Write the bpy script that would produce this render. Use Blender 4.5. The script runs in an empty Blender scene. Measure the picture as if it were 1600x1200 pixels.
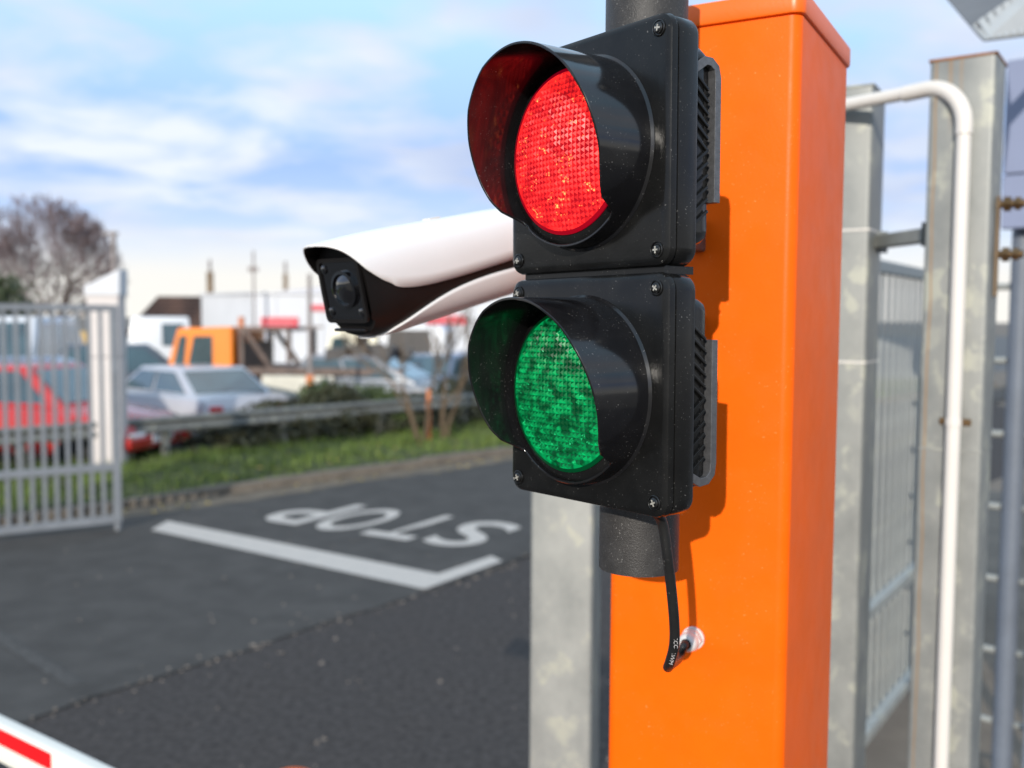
import bpy, bmesh, math, random
from mathutils import Vector, Matrix
random.seed(7)
R = math.radians
PI = math.pi
S = bpy.context.scene
COL = S.collection

# ------------------------------------------------------------------ camera
F_PX, PITCH, ROLL, CAM_H = 1525.0, math.atan(101 / 1525.0), 0.006, 2.2
cp, sp = math.cos(PITCH), math.sin(PITCH)
FWD = Vector((0, cp, -sp))
_r0, _u0 = Vector((1, 0, 0)), Vector((0, sp, cp))
RIGHT = _r0 * math.cos(ROLL) + _u0 * math.sin(ROLL)
UP = _u0 * math.cos(ROLL) - _r0 * math.sin(ROLL)
EYE = Vector((0, 0, CAM_H))
cd = bpy.data.cameras.new('camera')
cam = bpy.data.objects.new('camera', cd)
COL.objects.link(cam)
cam.matrix_world = Matrix((
    (RIGHT.x, UP.x, -FWD.x, EYE.x), (RIGHT.y, UP.y, -FWD.y, EYE.y), (RIGHT.z, UP.z, -FWD.z, EYE.z), (0, 0, 0, 1)))
cd.sensor_width = 36
cd.lens = 36 * F_PX / 1600
cd.clip_start = 0.05
cd.clip_end = 6000
cd.dof.use_dof = True
cd.dof.focus_distance = 0.70
cd.dof.aperture_fstop = 6.0
S.camera = cam

# ------------------------------------------------------------------ sun, sky, exposure
SUN_AZ = Vector((-0.25, -0.968, 0)).normalized()      # horizontal direction towards the sun
SUN_EL = R(16)
to_sun = Vector((SUN_AZ.x * math.cos(SUN_EL), SUN_AZ.y * math.cos(SUN_EL), math.sin(SUN_EL)))
sl = bpy.data.lights.new('sun', 'SUN')
sl.energy = 3.0
sl.angle = R(0.5)
sl.color = (1.0, 0.93, 0.83)
sun = bpy.data.objects.new('sun', sl)
COL.objects.link(sun)
sun.rotation_euler = to_sun.to_track_quat('Z', 'Y').to_euler()

world = bpy.data.worlds.new('World')
S.world = world
world.use_nodes = True
wt = world.node_tree
wn, wl = wt.nodes, wt.links
wn.clear()


def N(tree, kind, **kw):
    n = tree.nodes.new(kind)
    for k, v in kw.items():
        if k in n.inputs:
            n.inputs[k].default_value = v
        else:
            setattr(n, k, v)
    return n


def ramp(tree, src, stops):
    n = tree.nodes.new('ShaderNodeValToRGB')
    e = n.color_ramp.elements
    while len(e) < len(stops):
        e.new(0.5)
    for el, (p, c) in zip(e, stops):
        el.position = p
        el.color = (c, c, c, 1) if isinstance(c, (int, float)) else (*c, 1)
    tree.links.new(src, n.inputs[0])
    return n


def mixc(tree, fac, a, b, blend='MIX'):
    n = tree.nodes.new('ShaderNodeMix')
    n.data_type = 'RGBA'
    n.blend_type = blend
    for idx_, v in ((0, fac), (6, a), (7, b)):
        sock = n.inputs[idx_]
        if isinstance(v, bpy.types.NodeSocket):
            tree.links.new(v, sock)
        elif isinstance(v, (int, float)):
            sock.default_value = v if idx_ == 0 else (v, v, v, 1)
        else:
            sock.default_value = (*v, 1)
    return n.outputs[2]


def mth(tree, op, a, b=None, clamp=False):
    n = tree.nodes.new('ShaderNodeMath')
    n.operation = op
    n.use_clamp = clamp
    for i, v in enumerate((a, b)):
        if v is None:
            continue
        if isinstance(v, bpy.types.NodeSocket):
            tree.links.new(v, n.inputs[i])
        else:
            n.inputs[i].default_value = v
    return n.outputs[0]


tc = N(wt, 'ShaderNodeTexCoord')
sky = N(wt, 'ShaderNodeTexSky', sky_type='NISHITA', sun_disc=False, sun_elevation=SUN_EL,
        sun_rotation=math.atan2(SUN_AZ.x, SUN_AZ.y), air_density=1.0, dust_density=0.6, ozone_density=1.6)
sep = N(wt, 'ShaderNodeSeparateXYZ')
wl.new(tc.outputs['Generated'], sep.inputs[0])
zc = mth(wt, 'MAXIMUM', sep.outputs[2], 0.0)
den = mth(wt, 'ADD', zc, 0.16)
cmb = N(wt, 'ShaderNodeCombineXYZ')
wl.new(mth(wt, 'DIVIDE', sep.outputs[0], den), cmb.inputs[0])
wl.new(mth(wt, 'DIVIDE', sep.outputs[1], den), cmb.inputs[1])
nz1 = N(wt, 'ShaderNodeTexNoise', Scale=2.2, Detail=4.5, Roughness=0.5, Distortion=0.2)
wl.new(cmb.outputs[0], nz1.inputs['Vector'])
nz2 = N(wt, 'ShaderNodeTexNoise', Scale=0.7, Detail=4.0, Roughness=0.5)
mp = N(wt, 'ShaderNodeMapping')
mp.inputs['Location'].default_value = (3.1, 1.7, 0)
wl.new(cmb.outputs[0], mp.inputs[0])
wl.new(mp.outputs[0], nz2.inputs['Vector'])
cover = ramp(wt, nz1.outputs[0], [(0.40, 0.0), (0.60, 1.0)])
shade = ramp(wt, nz2.outputs[0], [(0.36, (4.0, 4.8, 6.7)), (0.62, (6.5, 7.0, 7.8))])   # greyer and whiter cloud
elev = ramp(wt, sep.outputs[2], [(0.0, 1.0), (0.04, 0.9), (0.095, 0.0)])               # pale band of far cloud along the horizon
blue = ramp(wt, sep.outputs[2], [(0.02, (6.0, 6.9, 8.2)), (0.15, (3.0, 4.4, 8.0)), (0.32, (4.6, 7.2, 9.6))])
skyc = mixc(wt, 0.85, sky.outputs[0], blue.outputs[0])
c1 = mixc(wt, cover.outputs[0], skyc, shade.outputs[0])
c2 = mixc(wt, elev.outputs[0], c1, (7.5, 7.3, 6.8))
bg = N(wt, 'ShaderNodeBackground', Strength=0.097)
wl.new(c2, bg.inputs[0])
wo = N(wt, 'ShaderNodeOutputWorld')
wl.new(bg.outputs[0], wo.inputs[0])

S.view_settings.view_transform = 'Standard'
S.view_settings.look = 'None'
S.view_settings.exposure = 0.5
S.view_settings.gamma = 1.0
S.view_settings.use_curve_mapping = False
S.render.engine = 'CYCLES'
S.cycles.use_denoising = True
S.cycles.max_bounces = 6
S.cycles.sample_clamp_indirect = 6.0


# ------------------------------------------------------------------ geometry helpers
def ray(u, v):
    return FWD + RIGHT * ((u - 800) / F_PX) + UP * ((600 - v) / F_PX)


def at(u, v, y):
    d = ray(u, v)
    return EYE + d * (y / d.y)


def ground(u, v, z=0.0):
    d = ray(u, v)
    return EYE + d * ((z - CAM_H) / d.z)


WM = {}


def frame(loc, ax, ay, az):
    return Matrix(((ax[0], ay[0], az[0], loc[0]), (ax[1], ay[1], az[1], loc[1]), (ax[2], ay[2], az[2], loc[2]), (0, 0, 0, 1)))


def yawm(loc, a=0.0):
    return Matrix.Translation(Vector(loc)) @ Matrix.Rotation(a, 4, 'Z')


class MB:
    """collects vertices and faces; M is applied to what is added"""

    def __init__(self, M=None):
        self.v, self.f, self.M = [], [], M or Matrix()

    def add(self, vs, fs, M=None):
        o = len(self.v)
        M = self.M @ M if M is not None else self.M
        self.v += [M @ Vector(p) for p in vs]
        self.f += [tuple(i + o for i in f) for f in fs]
        return self

    def box(self, c, s, M=None):
        x, y, z = c
        a, b, d = s[0] / 2, s[1] / 2, s[2] / 2
        vs = [(x + i * a, y + j * b, z + k * d) for k in (-1, 1) for j in (-1, 1) for i in (-1, 1)]
        return self.add(vs, [(0, 2, 3, 1), (4, 5, 7, 6), (0, 1, 5, 4), (2, 6, 7, 3), (0, 4, 6, 2), (1, 3, 7, 5)], M)

    def prism(self, poly, h0, h1, axis='z', M=None):
        """poly of 2d points, extruded from h0 to h1 along axis (2d = the two other axes in order)"""
        n = len(poly)

        def p3(p, h):
            return {'x': (h, p[0], p[1]), 'y': (p[0], h, p[1]), 'z': (p[0], p[1], h)}[axis]
        vs = [p3(p, h0) for p in poly] + [p3(p, h1) for p in poly]
        fs = [tuple(range(n))[::-1], tuple(range(n, 2 * n))]
        fs += [(i, (i + 1) % n, n + (i + 1) % n, n + i) for i in range(n)]
        return self.add(vs, fs, M)

    def loft(self, secs, cap=True, closed=True, M=None):
        n = len(secs[0])
        vs = [p for s in secs for p in s]
        fs = []
        m = n if closed else n - 1
        for k in range(len(secs) - 1):
            for i in range(m):
                j = (i + 1) % n
                fs.append((k * n + i, k * n + j, (k + 1) * n + j, (k + 1) * n + i))
        if cap:
            fs.append(tuple(range(n))[::-1])
            fs.append(tuple((len(secs) - 1) * n + i for i in range(n)))
        return self.add(vs, fs, M)

    def tube(self, path, r, n=10, cap=True, M=None):
        path = [Vector(p) for p in path]
        rs = r if isinstance(r, (list, tuple)) else [r] * len(path)
        secs = []
        ref = None
        for i, p in enumerate(path):
            t = (path[min(i + 1, len(path) - 1)] - path[max(i - 1, 0)]).normalized()
            if ref is None:
                ref = Vector((0, 0, 1)) if abs(t.z) < 0.9 else Vector((1, 0, 0))
            a = (ref - t * ref.dot(t)).normalized()
            ref = a
            b = t.cross(a)
            secs.append([p + (a * math.cos(2 * PI * k / n) + b * math.sin(2 * PI * k / n)) * rs[i] for k in range(n)])
        return self.loft(secs, cap, True, M)

    def lathe(self, prof, n=24, axis='z', M=None, cap=True):
        secs = []
        for rr, h in prof:
            ring = []
            for k in range(n):
                a = 2 * PI * k / n
                x, y = rr * math.cos(a), rr * math.sin(a)
                ring.append({'z': (x, y, h), 'y': (x, h, y), 'x': (h, x, y)}[axis])
            secs.append(ring)
        return self.loft(secs, cap, True, M)

    def build(self, name, mat, parent=None, smooth=0, bevel=0.0, seg=2, kind=None, label=None, solid=0.0, loc=None, keep=False):
        if parent is not None:
            inv = WM[parent.name].inverted()
        elif loc is not None:
            inv = Matrix.Translation(-Vector(loc))
        else:
            inv = Matrix()
        me = bpy.data.meshes.new(name)
        me.from_pydata([inv @ p for p in self.v], [], self.f)
        bm = bmesh.new()
        bm.from_mesh(me)
        if not keep:
            bmesh.ops.recalc_face_normals(bm, faces=bm.faces)
        if bevel:
            bm.edges.ensure_lookup_table()
            es = [e for e in bm.edges if len(e.link_faces) == 2 and e.calc_face_angle(0) > R(25)]
            bmesh.ops.bevel(bm, geom=es, offset=bevel, segments=seg, profile=0.5, affect='EDGES', clamp_overlap=True)
        bm.to_mesh(me)
        bm.free()
        if smooth:
            me.polygons.foreach_set('use_smooth', [True] * len(me.polygons))
            me.set_sharp_from_angle(angle=R(smooth))
        if mat:
            me.materials.append(mat)
        o = bpy.data.objects.new(name, me)
        COL.objects.link(o)
        if parent is not None:
            o.parent = parent
            WM[o.name] = WM[parent.name].copy()
        else:
            if loc is not None:
                o.location = loc
            WM[o.name] = Matrix.Translation(Vector(loc)) if loc is not None else Matrix()
        if kind:
            o['kind'] = kind
        if label:
            o['label'] = label
        if solid:
            md = o.modifiers.new('thickness', 'SOLIDIFY')
            md.thickness = solid
            md.offset = -1
        return o


def tag(o, label, cat, group=None):
    o['label'] = label
    o['category'] = cat
    if group:
        o['group'] = group
    return o


def thing(name, label, cat, M=None, group=None):
    o = bpy.data.objects.new(name, None)
    o.empty_display_size = 0.1
    COL.objects.link(o)
    M = M or Matrix()
    o.matrix_world = M
    WM[o.name] = M.copy()
    return tag(o, label, cat, group)


def inst(o, M_local, name=None):
    """copy of a part, sharing its mesh, at a local matrix under the same parent"""
    c = o.copy()
    COL.objects.link(c)
    c.parent = o.parent
    c.matrix_local = M_local
    WM[c.name] = WM[o.parent.name].copy() if o.parent else M_local
    return c


# ------------------------------------------------------------------ materials
def base_mat(name):
    m = bpy.data.materials.new(name)
    m.use_nodes = True
    t = m.node_tree
    return m, t, t.nodes['Principled BSDF']


def mat(name, col, rough=0.5, metal=0.0, var=0.15, scale=8.0, bump=0.0, bscale=60.0, spec=0.5, coat=0.0, dust=0.0,
        dust_scale=120.0, dust_col=(0.6, 0.58, 0.55), detail=5.0):
    m, t, b = base_mat(name)
    co = N(t, 'ShaderNodeTexCoord').outputs['Object']
    nz = N(t, 'ShaderNodeTexNoise', Scale=scale, Detail=detail, Roughness=0.6)
    t.links.new(co, nz.inputs['Vector'])
    lo = tuple(c * (1 - var) for c in col)
    hi = tuple(min(1, c * (1 + var)) for c in col)
    c = ramp(t, nz.outputs[0], [(0.3, lo), (0.7, hi)]).outputs[0]
    rsock = None
    if dust:
        d1 = N(t, 'ShaderNodeTexNoise', Scale=dust_scale, Detail=2.0, Roughness=0.5)
        t.links.new(co, d1.inputs['Vector'])
        d2 = N(t, 'ShaderNodeTexNoise', Scale=dust_scale * 0.07, Detail=3.0)
        t.links.new(co, d2.inputs['Vector'])
        a = ramp(t, d1.outputs[0], [(0.68, 0.0), (0.74, 1.0)]).outputs[0]
        bb = ramp(t, d2.outputs[0], [(0.42, 0.0), (0.7, dust)]).outputs[0]
        fac = mth(t, 'MULTIPLY', a, bb)
        haze = mth(t, 'MULTIPLY', bb, 0.018)
        fac = mth(t, 'ADD', fac, haze, True)
        c = mixc(t, fac, c, dust_col)
        rsock = mth(t, 'ADD', mth(t, 'MULTIPLY', bb, 0.12), rough, True)
    t.links.new(c, b.inputs['Base Color'])
    if rsock is not None:
        t.links.new(rsock, b.inputs['Roughness'])
    else:
        b.inputs['Roughness'].default_value = rough
    b.inputs['Metallic'].default_value = metal
    b.inputs['Specular IOR Level'].default_value = spec
    b.inputs['Coat Weight'].default_value = coat
    b.inputs['Coat Roughness'].default_value = 0.06
    if bump:
        bn = N(t, 'ShaderNodeTexNoise', Scale=bscale, Detail=4.0)
        t.links.new(co, bn.inputs['Vector'])
        bp = N(t, 'ShaderNodeBump', Strength=bump, Distance=0.002)
        t.links.new(bn.outputs[0], bp.inputs['Height'])
        t.links.new(bp.outputs[0], b.inputs['Normal'])
    return m


M_black = mat('black_gloss_plastic', (0.007, 0.007, 0.007), 0.20, var=0.2, scale=40, spec=0.27, dust=0.26, dust_scale=620, bump=0.02, bscale=300)
M_visor = mat('black_visor_plastic', (0.008, 0.008, 0.009), 0.11, var=0.2, scale=30, spec=0.5, dust=0.35, dust_scale=700)
M_pole = mat('grey_speckled_pole', (0.030, 0.028, 0.027), 0.46, var=0.4, scale=900, spec=0.4, dust=0.9, dust_scale=900, bump=0.25, bscale=900)
M_strip = mat('grey_bracket_steel', (0.115, 0.115, 0.12), 0.40, metal=0.5, var=0.2, scale=200, bump=0.15, bscale=700)
M_screw = mat('screw_steel', (0.05, 0.05, 0.05), 0.28, metal=0.9, var=0.4, scale=500)
M_slot_glint = mat('screw_slot_glint', (0.42, 0.40, 0.35), 0.35, metal=0.3, var=0.4, scale=700)  # paler than the screw heads: the slots' bright reflection put into the colour
M_rubber = mat('black_rubber', (0.012, 0.012, 0.012), 0.38, var=0.2, scale=100, dust=0.3, dust_scale=500)
M_white_print = mat('white_print', (0.26, 0.24, 0.24), 0.5, var=0.2, scale=300)
M_gland = mat('white_nylon', (0.60, 0.585, 0.57), 0.35, var=0.04, scale=60, spec=0.5)
M_orange = mat('orange_paint', (0.89, 0.122, 0.002), 0.38, var=0.05, scale=14, spec=0.14, bump=0.06, bscale=420, dust=0.7, dust_scale=420, dust_col=(0.95, 0.36, 0.12))
M_orange_cap = mat('orange_cap_paint', (0.88, 0.13, 0.002), 0.38, var=0.06, scale=18, bump=0.05, bscale=300)
M_white_cam = mat('white_camera_paint', (0.82, 0.82, 0.83), 0.32, var=0.02, scale=20)
M_cam_black = mat('black_camera_plastic', (0.008, 0.007, 0.007), 0.42, var=0.15, scale=30, spec=0.3)
M_glass_dark = mat('dark_lens_glass', (0.004, 0.004, 0.005), 0.03, var=0.1, scale=10, spec=0.8, coat=1.0)
M_asphalt = mat('asphalt', (0.073, 0.068, 0.063), 0.85, var=0.20, scale=3.1, bump=0.5, bscale=120, detail=12, spec=0.15)
M_asphalt_old = mat('old_asphalt', (0.060, 0.053, 0.050), 0.88, spec=0.15, var=0.42, scale=22, bump=0.9, bscale=90, detail=8, dust=0.5, dust_scale=34, dust_col=(0.25, 0.2, 0.17))
M_crack = mat('crack_filling', (0.016, 0.014, 0.011), 0.95, var=0.4, scale=30)
M_ground = mat('dusty_ground', (0.16, 0.13, 0.10), 0.9, var=0.25, scale=2, bump=0.6, bscale=50)
M_yard = mat('yard_tarmac', (0.10, 0.10, 0.10), 0.85, var=0.3, scale=0.6, bump=0.4, bscale=40)
M_soil = mat('verge_soil', (0.05, 0.06, 0.018), 0.95, var=0.5, scale=3)
M_kerb = mat('kerb_concrete', (0.15, 0.125, 0.098), 0.85, var=0.3, scale=7, bump=0.5, bscale=60)
M_dirt = mat('gutter_dirt', (0.135, 0.108, 0.078), 0.95, var=0.35, scale=4, bump=0.4, bscale=60)


def paint_marking():
    m, t, b = base_mat('worn_road_paint')
    co = N(t, 'ShaderNodeTexCoord').outputs['Object']
    n1 = N(t, 'ShaderNodeTexNoise', Scale=30.0, Detail=8.0, Roughness=0.7)
    t.links.new(co, n1.inputs['Vector'])
    f = ramp(t, n1.outputs[0], [(0.34, 0.0), (0.46, 1.0)]).outputs[0]
    t.links.new(mixc(t, f, (0.30, 0.29, 0.28), (0.53, 0.475, 0.42)), b.inputs['Base Color'])
    b.inputs['Roughness'].default_value = 0.7
    return m


M_paint = paint_marking()
M_wornline = mat('worn_line_paint', (0.085, 0.080, 0.075), 0.85, var=0.3, scale=14, spec=0.15)


def galv(name, seed, rust=False, tone=1.0):
    """galvanised steel: spangled pale patches, drips, optional rust runs below the cap"""
    m, t, b = base_mat(name)
    co = N(t, 'ShaderNodeTexCoord').outputs['Object']
    mpn = N(t, 'ShaderNodeMapping')
    mpn.inputs['Location'].default_value = (seed * 1.7, seed * 0.9, seed * 2.3)
    mpn.inputs['Scale'].default_value = (1, 1, 0.75)
    t.links.new(co, mpn.inputs[0])
    vo = N(t, 'ShaderNodeTexVoronoi', Scale=34.0, Randomness=1.0)
    nz = N(t, 'ShaderNodeTexNoise', Scale=11.0, Detail=6.0, Roughness=0.65)
    t.links.new(mpn.outputs[0], nz.inputs['Vector'])
    warp = N(t, 'ShaderNodeVectorMath', operation='ADD')
    t.links.new(mpn.outputs[0], warp.inputs[0])
    sc = N(t, 'ShaderNodeVectorMath', operation='SCALE')
    sc.inputs['Scale'].default_value = 0.05
    t.links.new(nz.outputs['Color'], sc.inputs[0])
    t.links.new(sc.outputs[0], warp.inputs[1])
    t.links.new(warp.outputs[0], vo.inputs['Vector'])
    sepc = N(t, 'ShaderNodeSeparateColor')
    t.links.new(vo.outputs['Color'], sepc.inputs[0])
    patch = ramp(t, sepc.outputs[0], [(0.62, 0.0), (0.70, 1.0)]).outputs[0]
    gate = ramp(t, nz.outputs[0], [(0.50, 0.0), (0.60, 1.0)]).outputs[0]
    basec = ramp(t, nz.outputs[0], [(0.3, tuple(x * tone for x in (0.195, 0.203, 0.195))), (0.7, tuple(x * tone for x in (0.285, 0.290, 0.272)))]).outputs[0]
    c = mixc(t, mth(t, 'MULTIPLY', mth(t, 'MULTIPLY', patch, gate), 0.7), basec, (0.40, 0.40, 0.33))
    if rust:
        s3 = N(t, 'ShaderNodeSeparateXYZ')
        t.links.new(co, s3.inputs[0])
        wob = N(t, 'ShaderNodeTexNoise', Scale=5.0, Detail=3.0)
        t.links.new(co, wob.inputs['Vector'])
        xw = mth(t, 'ADD', s3.outputs[0], mth(t, 'MULTIPLY', mth(t, 'SUBTRACT', wob.outputs[0], 0.5), 0.012))
        for x0, w, z0, strength in ((-0.047, 0.0035, -3.0, 0.7), (-0.020, 0.006, -0.16, 0.5), (0.000, 0.005, -0.12, 0.55)):
            d = mth(t, 'ABSOLUTE', mth(t, 'SUBTRACT', xw, x0))
            line = mth(t, 'SUBTRACT', 1.0, mth(t, 'DIVIDE', d, w), True)
            fade = mth(t, 'DIVIDE', mth(t, 'SUBTRACT', s3.outputs[2], z0), 0.14 if z0 > -1 else 2.0, True)
            c = mixc(t, mth(t, 'MULTIPLY', mth(t, 'MULTIPLY', line, fade), strength), c, (0.34, 0.17, 0.035))
    t.links.new(c, b.inputs['Base Color'])
    b.inputs['Metallic'].default_value = 0.25
    t.links.new(ramp(t, nz.outputs[0], [(0.3, 0.42), (0.7, 0.58)]).outputs[0], b.inputs['Roughness'])
    return m


M_galv_a = galv('galvanised_steel_a', 1, tone=1.2)
M_galv_b = galv('galvanised_steel_b', 5, rust=True)
M_galv_c = galv('galvanised_steel_c', 9)
M_galv_fence = galv('galvanised_fence_steel', 3, tone=1.55)
M_gate = mat('grey_gate_steel', (0.22, 0.235, 0.255), 0.5, metal=0.2, var=0.12, scale=5)
M_rust = mat('rusty_cap', (0.22, 0.085, 0.025), 0.8, var=0.5, scale=40, bump=0.3, bscale=80)
M_pvc = mat('white_pvc', (0.66, 0.62, 0.57), 0.4, var=0.04, scale=6)
M_brass = mat('brassy_bolts', (0.17, 0.11, 0.055), 0.4, metal=0.8, var=0.4, scale=60)
M_slate = mat('slate_paint', (0.13, 0.15, 0.185), 0.5, var=0.12, scale=6)
M_bluepanel = mat('blue_grey_sheet', (0.22, 0.25, 0.36), 0.4, var=0.06, scale=3)
M_lampglass = mat('pale_ribbed_panel', (0.36, 0.37, 0.37), 0.25, var=0.08, scale=9)
M_lampbody = mat('grey_lamp_body', (0.11, 0.11, 0.115), 0.45, var=0.12, scale=9)
M_boom = mat('white_boom', (0.82, 0.79, 0.70), 0.35, var=0.03, scale=6)
M_red_film = mat('red_reflective_film', (0.72, 0.008, 0.012), 0.3, var=0.05, scale=30)
M_darkband = mat('dark_rubber_band', (0.01, 0.02, 0.035), 0.5, var=0.1, scale=30)
M_bark = mat('bark', (0.13, 0.10, 0.085), 0.9, var=0.4, scale=6)
M_twig = mat('twigs', (0.16, 0.115, 0.115), 0.9, var=0.3, scale=2)
M_sapling = mat('sapling_bark', (0.11, 0.075, 0.045), 0.9, var=0.4, scale=9)
M_tyre = mat('tyre', (0.015, 0.015, 0.015), 0.8, var=0.2, scale=20)
M_rim = mat('wheel_rim', (0.35, 0.35, 0.36), 0.35, metal=0.7, var=0.2, scale=10)
M_carglass = mat('car_glass', (0.035, 0.065, 0.075), 0.08, var=0.5, scale=1.2, spec=0.9, coat=1.0)
M_tail = mat('red_tail_lamp', (0.55, 0.02, 0.02), 0.15, var=0.1, scale=20)
M_head = mat('clear_headlamp', (0.75, 0.75, 0.78), 0.12, metal=0.3, var=0.2, scale=30)
M_dark = mat('dark_machinery', (0.025, 0.022, 0.022), 0.5, var=0.5, scale=5)
M_rustframe = mat('brown_frame', (0.11, 0.075, 0.06), 0.6, var=0.4, scale=4)
M_bedboard = mat('pale_bed_board', (0.56, 0.54, 0.46), 0.6, var=0.12, scale=3)
M_red_car = mat('red_car_paint', (0.42, 0.022, 0.020), 0.25, var=0.06, scale=2, coat=0.8)
M_silver_car = mat('silver_car_paint', (0.52, 0.515, 0.55), 0.28, metal=0.35, var=0.06, scale=2, coat=0.7)
M_blue_car = mat('blue_grey_car_paint', (0.16, 0.20, 0.28), 0.25, metal=0.3, var=0.1, scale=2, coat=0.8)
M_dark_car = mat('dark_car_paint', (0.05, 0.065, 0.085), 0.25, var=0.1, scale=2, coat=0.8)
M_grey_car = mat('grey_car_paint', (0.24, 0.25, 0.27), 0.3, metal=0.3, var=0.1, scale=2, coat=0.6)
M_white_van = mat('white_van_paint', (0.64, 0.655, 0.68), 0.3, var=0.04, scale=2, coat=0.4)
M_cream_van = mat('cream_van_paint', (0.78, 0.74, 0.58), 0.35, var=0.05, scale=2)
M_orange_truck = mat('orange_truck_paint', (0.80, 0.22, 0.02), 0.35, var=0.08, scale=2)
M_mustard = mat('mustard_paint', (0.42, 0.27, 0.07), 0.5, var=0.2, scale=2)
M_wall_white = mat('white_render', (0.60, 0.61, 0.635), 0.75, var=0.05, scale=0.8)
M_roof = mat('brown_roof_tiles', (0.105, 0.055, 0.038), 0.8, var=0.25, scale=1.5)
M_tan = mat('tan_wall', (0.40, 0.32, 0.20), 0.8, var=0.15, scale=1)
M_chim = mat('chimney_brick', (0.17, 0.12, 0.075), 0.85, var=0.3, scale=3)
M_sign_red = mat('red_sign', (0.62, 0.05, 0.07), 0.5, var=0.05, scale=2)
M_mast = mat('dull_mast', (0.22, 0.19, 0.18), 0.6, var=0.2, scale=4)
M_orange_post = mat('orange_post', (0.55, 0.17, 0.05), 0.6, var=0.2, scale=8)
M_rail = galv('weathered_rail', 12, tone=0.65)
M_pillar = mat('pinkish_white_paint', (0.56, 0.515, 0.495), 0.6, var=0.05, scale=2)


def leaf_mat(name, a, b_, rough=0.6):
    m, t, b = base_mat(name)
    co = N(t, 'ShaderNodeTexCoord').outputs['Object']
    nz = N(t, 'ShaderNodeTexNoise', Scale=3.5, Detail=6.0, Roughness=0.7)
    t.links.new(co, nz.inputs['Vector'])
    t.links.new(ramp(t, nz.outputs[0], [(0.3, a), (0.7, b_)]).outputs[0], b.inputs['Base Color'])
    b.inputs['Roughness'].default_value = rough
    b.inputs['Subsurface Weight'].default_value = 0.0
    return m


M_grass = leaf_mat('grass_blades', (0.062, 0.105, 0.012), (0.145, 0.205, 0.034))
M_bush = leaf_mat('bush_leaves', (0.028, 0.045, 0.010), (0.075, 0.105, 0.022))
M_ivy = leaf_mat('bramble_leaves', (0.018, 0.022, 0.008), (0.055, 0.050, 0.018))
M_evergreen = leaf_mat('evergreen_leaves', (0.03, 0.045, 0.015), (0.07, 0.08, 0.03))
M_leaf_fall = leaf_mat('fallen_leaf', (0.42, 0.28, 0.04), (0.50, 0.38, 0.09))


def lens_mat(name, base, em_lo, em_hi, em_spark, spots, lo_cut):
    """moulded signal lens: tinted gloss plastic lit from behind by LEDs; the facets of its prisms catch that light unevenly"""
    m, t, b = base_mat(name)
    co = N(t, 'ShaderNodeTexCoord').outputs['Object']
    at_ = N(t, 'ShaderNodeAttribute', attribute_name='facet')
    nz = N(t, 'ShaderNodeTexNoise', Scale=spots, Detail=2.0, Roughness=0.6)
    t.links.new(co, nz.inputs['Vector'])
    patch = ramp(t, nz.outputs[0], [(0.40, lo_cut), (0.62, 1.0)]).outputs[0]
    glow = mth(t, 'MULTIPLY', at_.outputs['Fac'], patch, True)
    e = mixc(t, glow, em_lo, em_hi)
    sp = N(t, 'ShaderNodeAttribute', attribute_name='sparkle')
    fine = N(t, 'ShaderNodeTexVoronoi', Scale=520.0, Randomness=1.0)
    t.links.new(co, fine.inputs['Vector'])
    dot = ramp(t, fine.outputs['Distance'], [(0.18, 1.0), (0.52, 0.0)]).outputs[0]
    e = mixc(t, mth(t, 'MULTIPLY', sp.outputs['Fac'], dot), e, em_spark)
    t.links.new(e, b.inputs['Emission Color'])
    b.inputs['Emission Strength'].default_value = 1.0
    b.inputs['Base Color'].default_value = (*base, 1)
    b.inputs['Roughness'].default_value = 0.30
    b.inputs['Specular IOR Level'].default_value = 0.12
    return m


M_red_lens = lens_mat('red_signal_lens', (0.17, 0.001, 0.003), (0.13, 0.0, 0.006), (1.9, 0.05, 0.04), (3.4, 0.75, 0.20), 60, 0.36)
M_green_lens = lens_mat('green_signal_lens', (0.0, 0.036, 0.012), (0.0, 0.014, 0.003), (0.002, 0.44, 0.115), (0.03, 0.70, 0.24), 95, 0.03)

# ------------------------------------------------------------------ the setting: ground, road, kerb, verge
KD = Vector((0.682, 0.731, 0))            # along the kerb, away from the camera
KN = Vector((-0.731, 0.682, 0))           # from the road on to the verge
K0 = Vector((-3.94, 11.55, 0))


def kp(s, p, z=0.0):
    q = K0 + KD * s + KN * p
    return Vector((q.x, q.y, z))


def quad(pts):
    return MB().add([tuple(p) for p in pts], [tuple(range(len(pts)))])


quad([(-3000, -600, -0.012), (3000, -600, -0.012), (3000, 4500, -0.012), (-3000, 4500, -0.012)]).build('ground', M_ground, kind='structure')
quad([kp(-60, 3.2, -0.006), kp(160, 3.2, -0.006), kp(160, 120, -0.006), kp(-60, 120, -0.006)]).build('yard', M_yard, kind='structure')

# road: newer tarmac beyond a ragged seam, older tarmac on this side
seam = [ground(-160, 1190), ground(60, 1120), ground(170, 1082), ground(300, 1040), ground(400, 1010), ground(480, 985), ground(600, 945),
        ground(700, 915), ground(784, 884), ground(832, 868)]
d_last = (seam[-1] - seam[-2]).normalized()
seam.append(seam[-1] + d_last * 14)
seam.insert(0, seam[0] - (seam[1] - seam[0]).normalized() * 8)
fine = []
for a, b in zip(seam, seam[1:]):
    n = max(2, int((b - a).length / 0.06)) if (b - a).length < 5 else 40
    for k in range(n):
        fine.append(a.lerp(b, k / n))
fine.append(seam[-1])
Z1 = Vector((0, 0, 0.0075))
rag = []
w = 0
for i, p in enumerate(fine):
    w = w * 0.7 + random.uniform(-0.012, 0.012)
    rag.append(Vector((p.x + w, p.y - w, 0)))
road_new = MB()
far = [kp(-22 + i * 70 / (len(rag) - 1), 0.0) for i in range(len(rag))]
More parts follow.
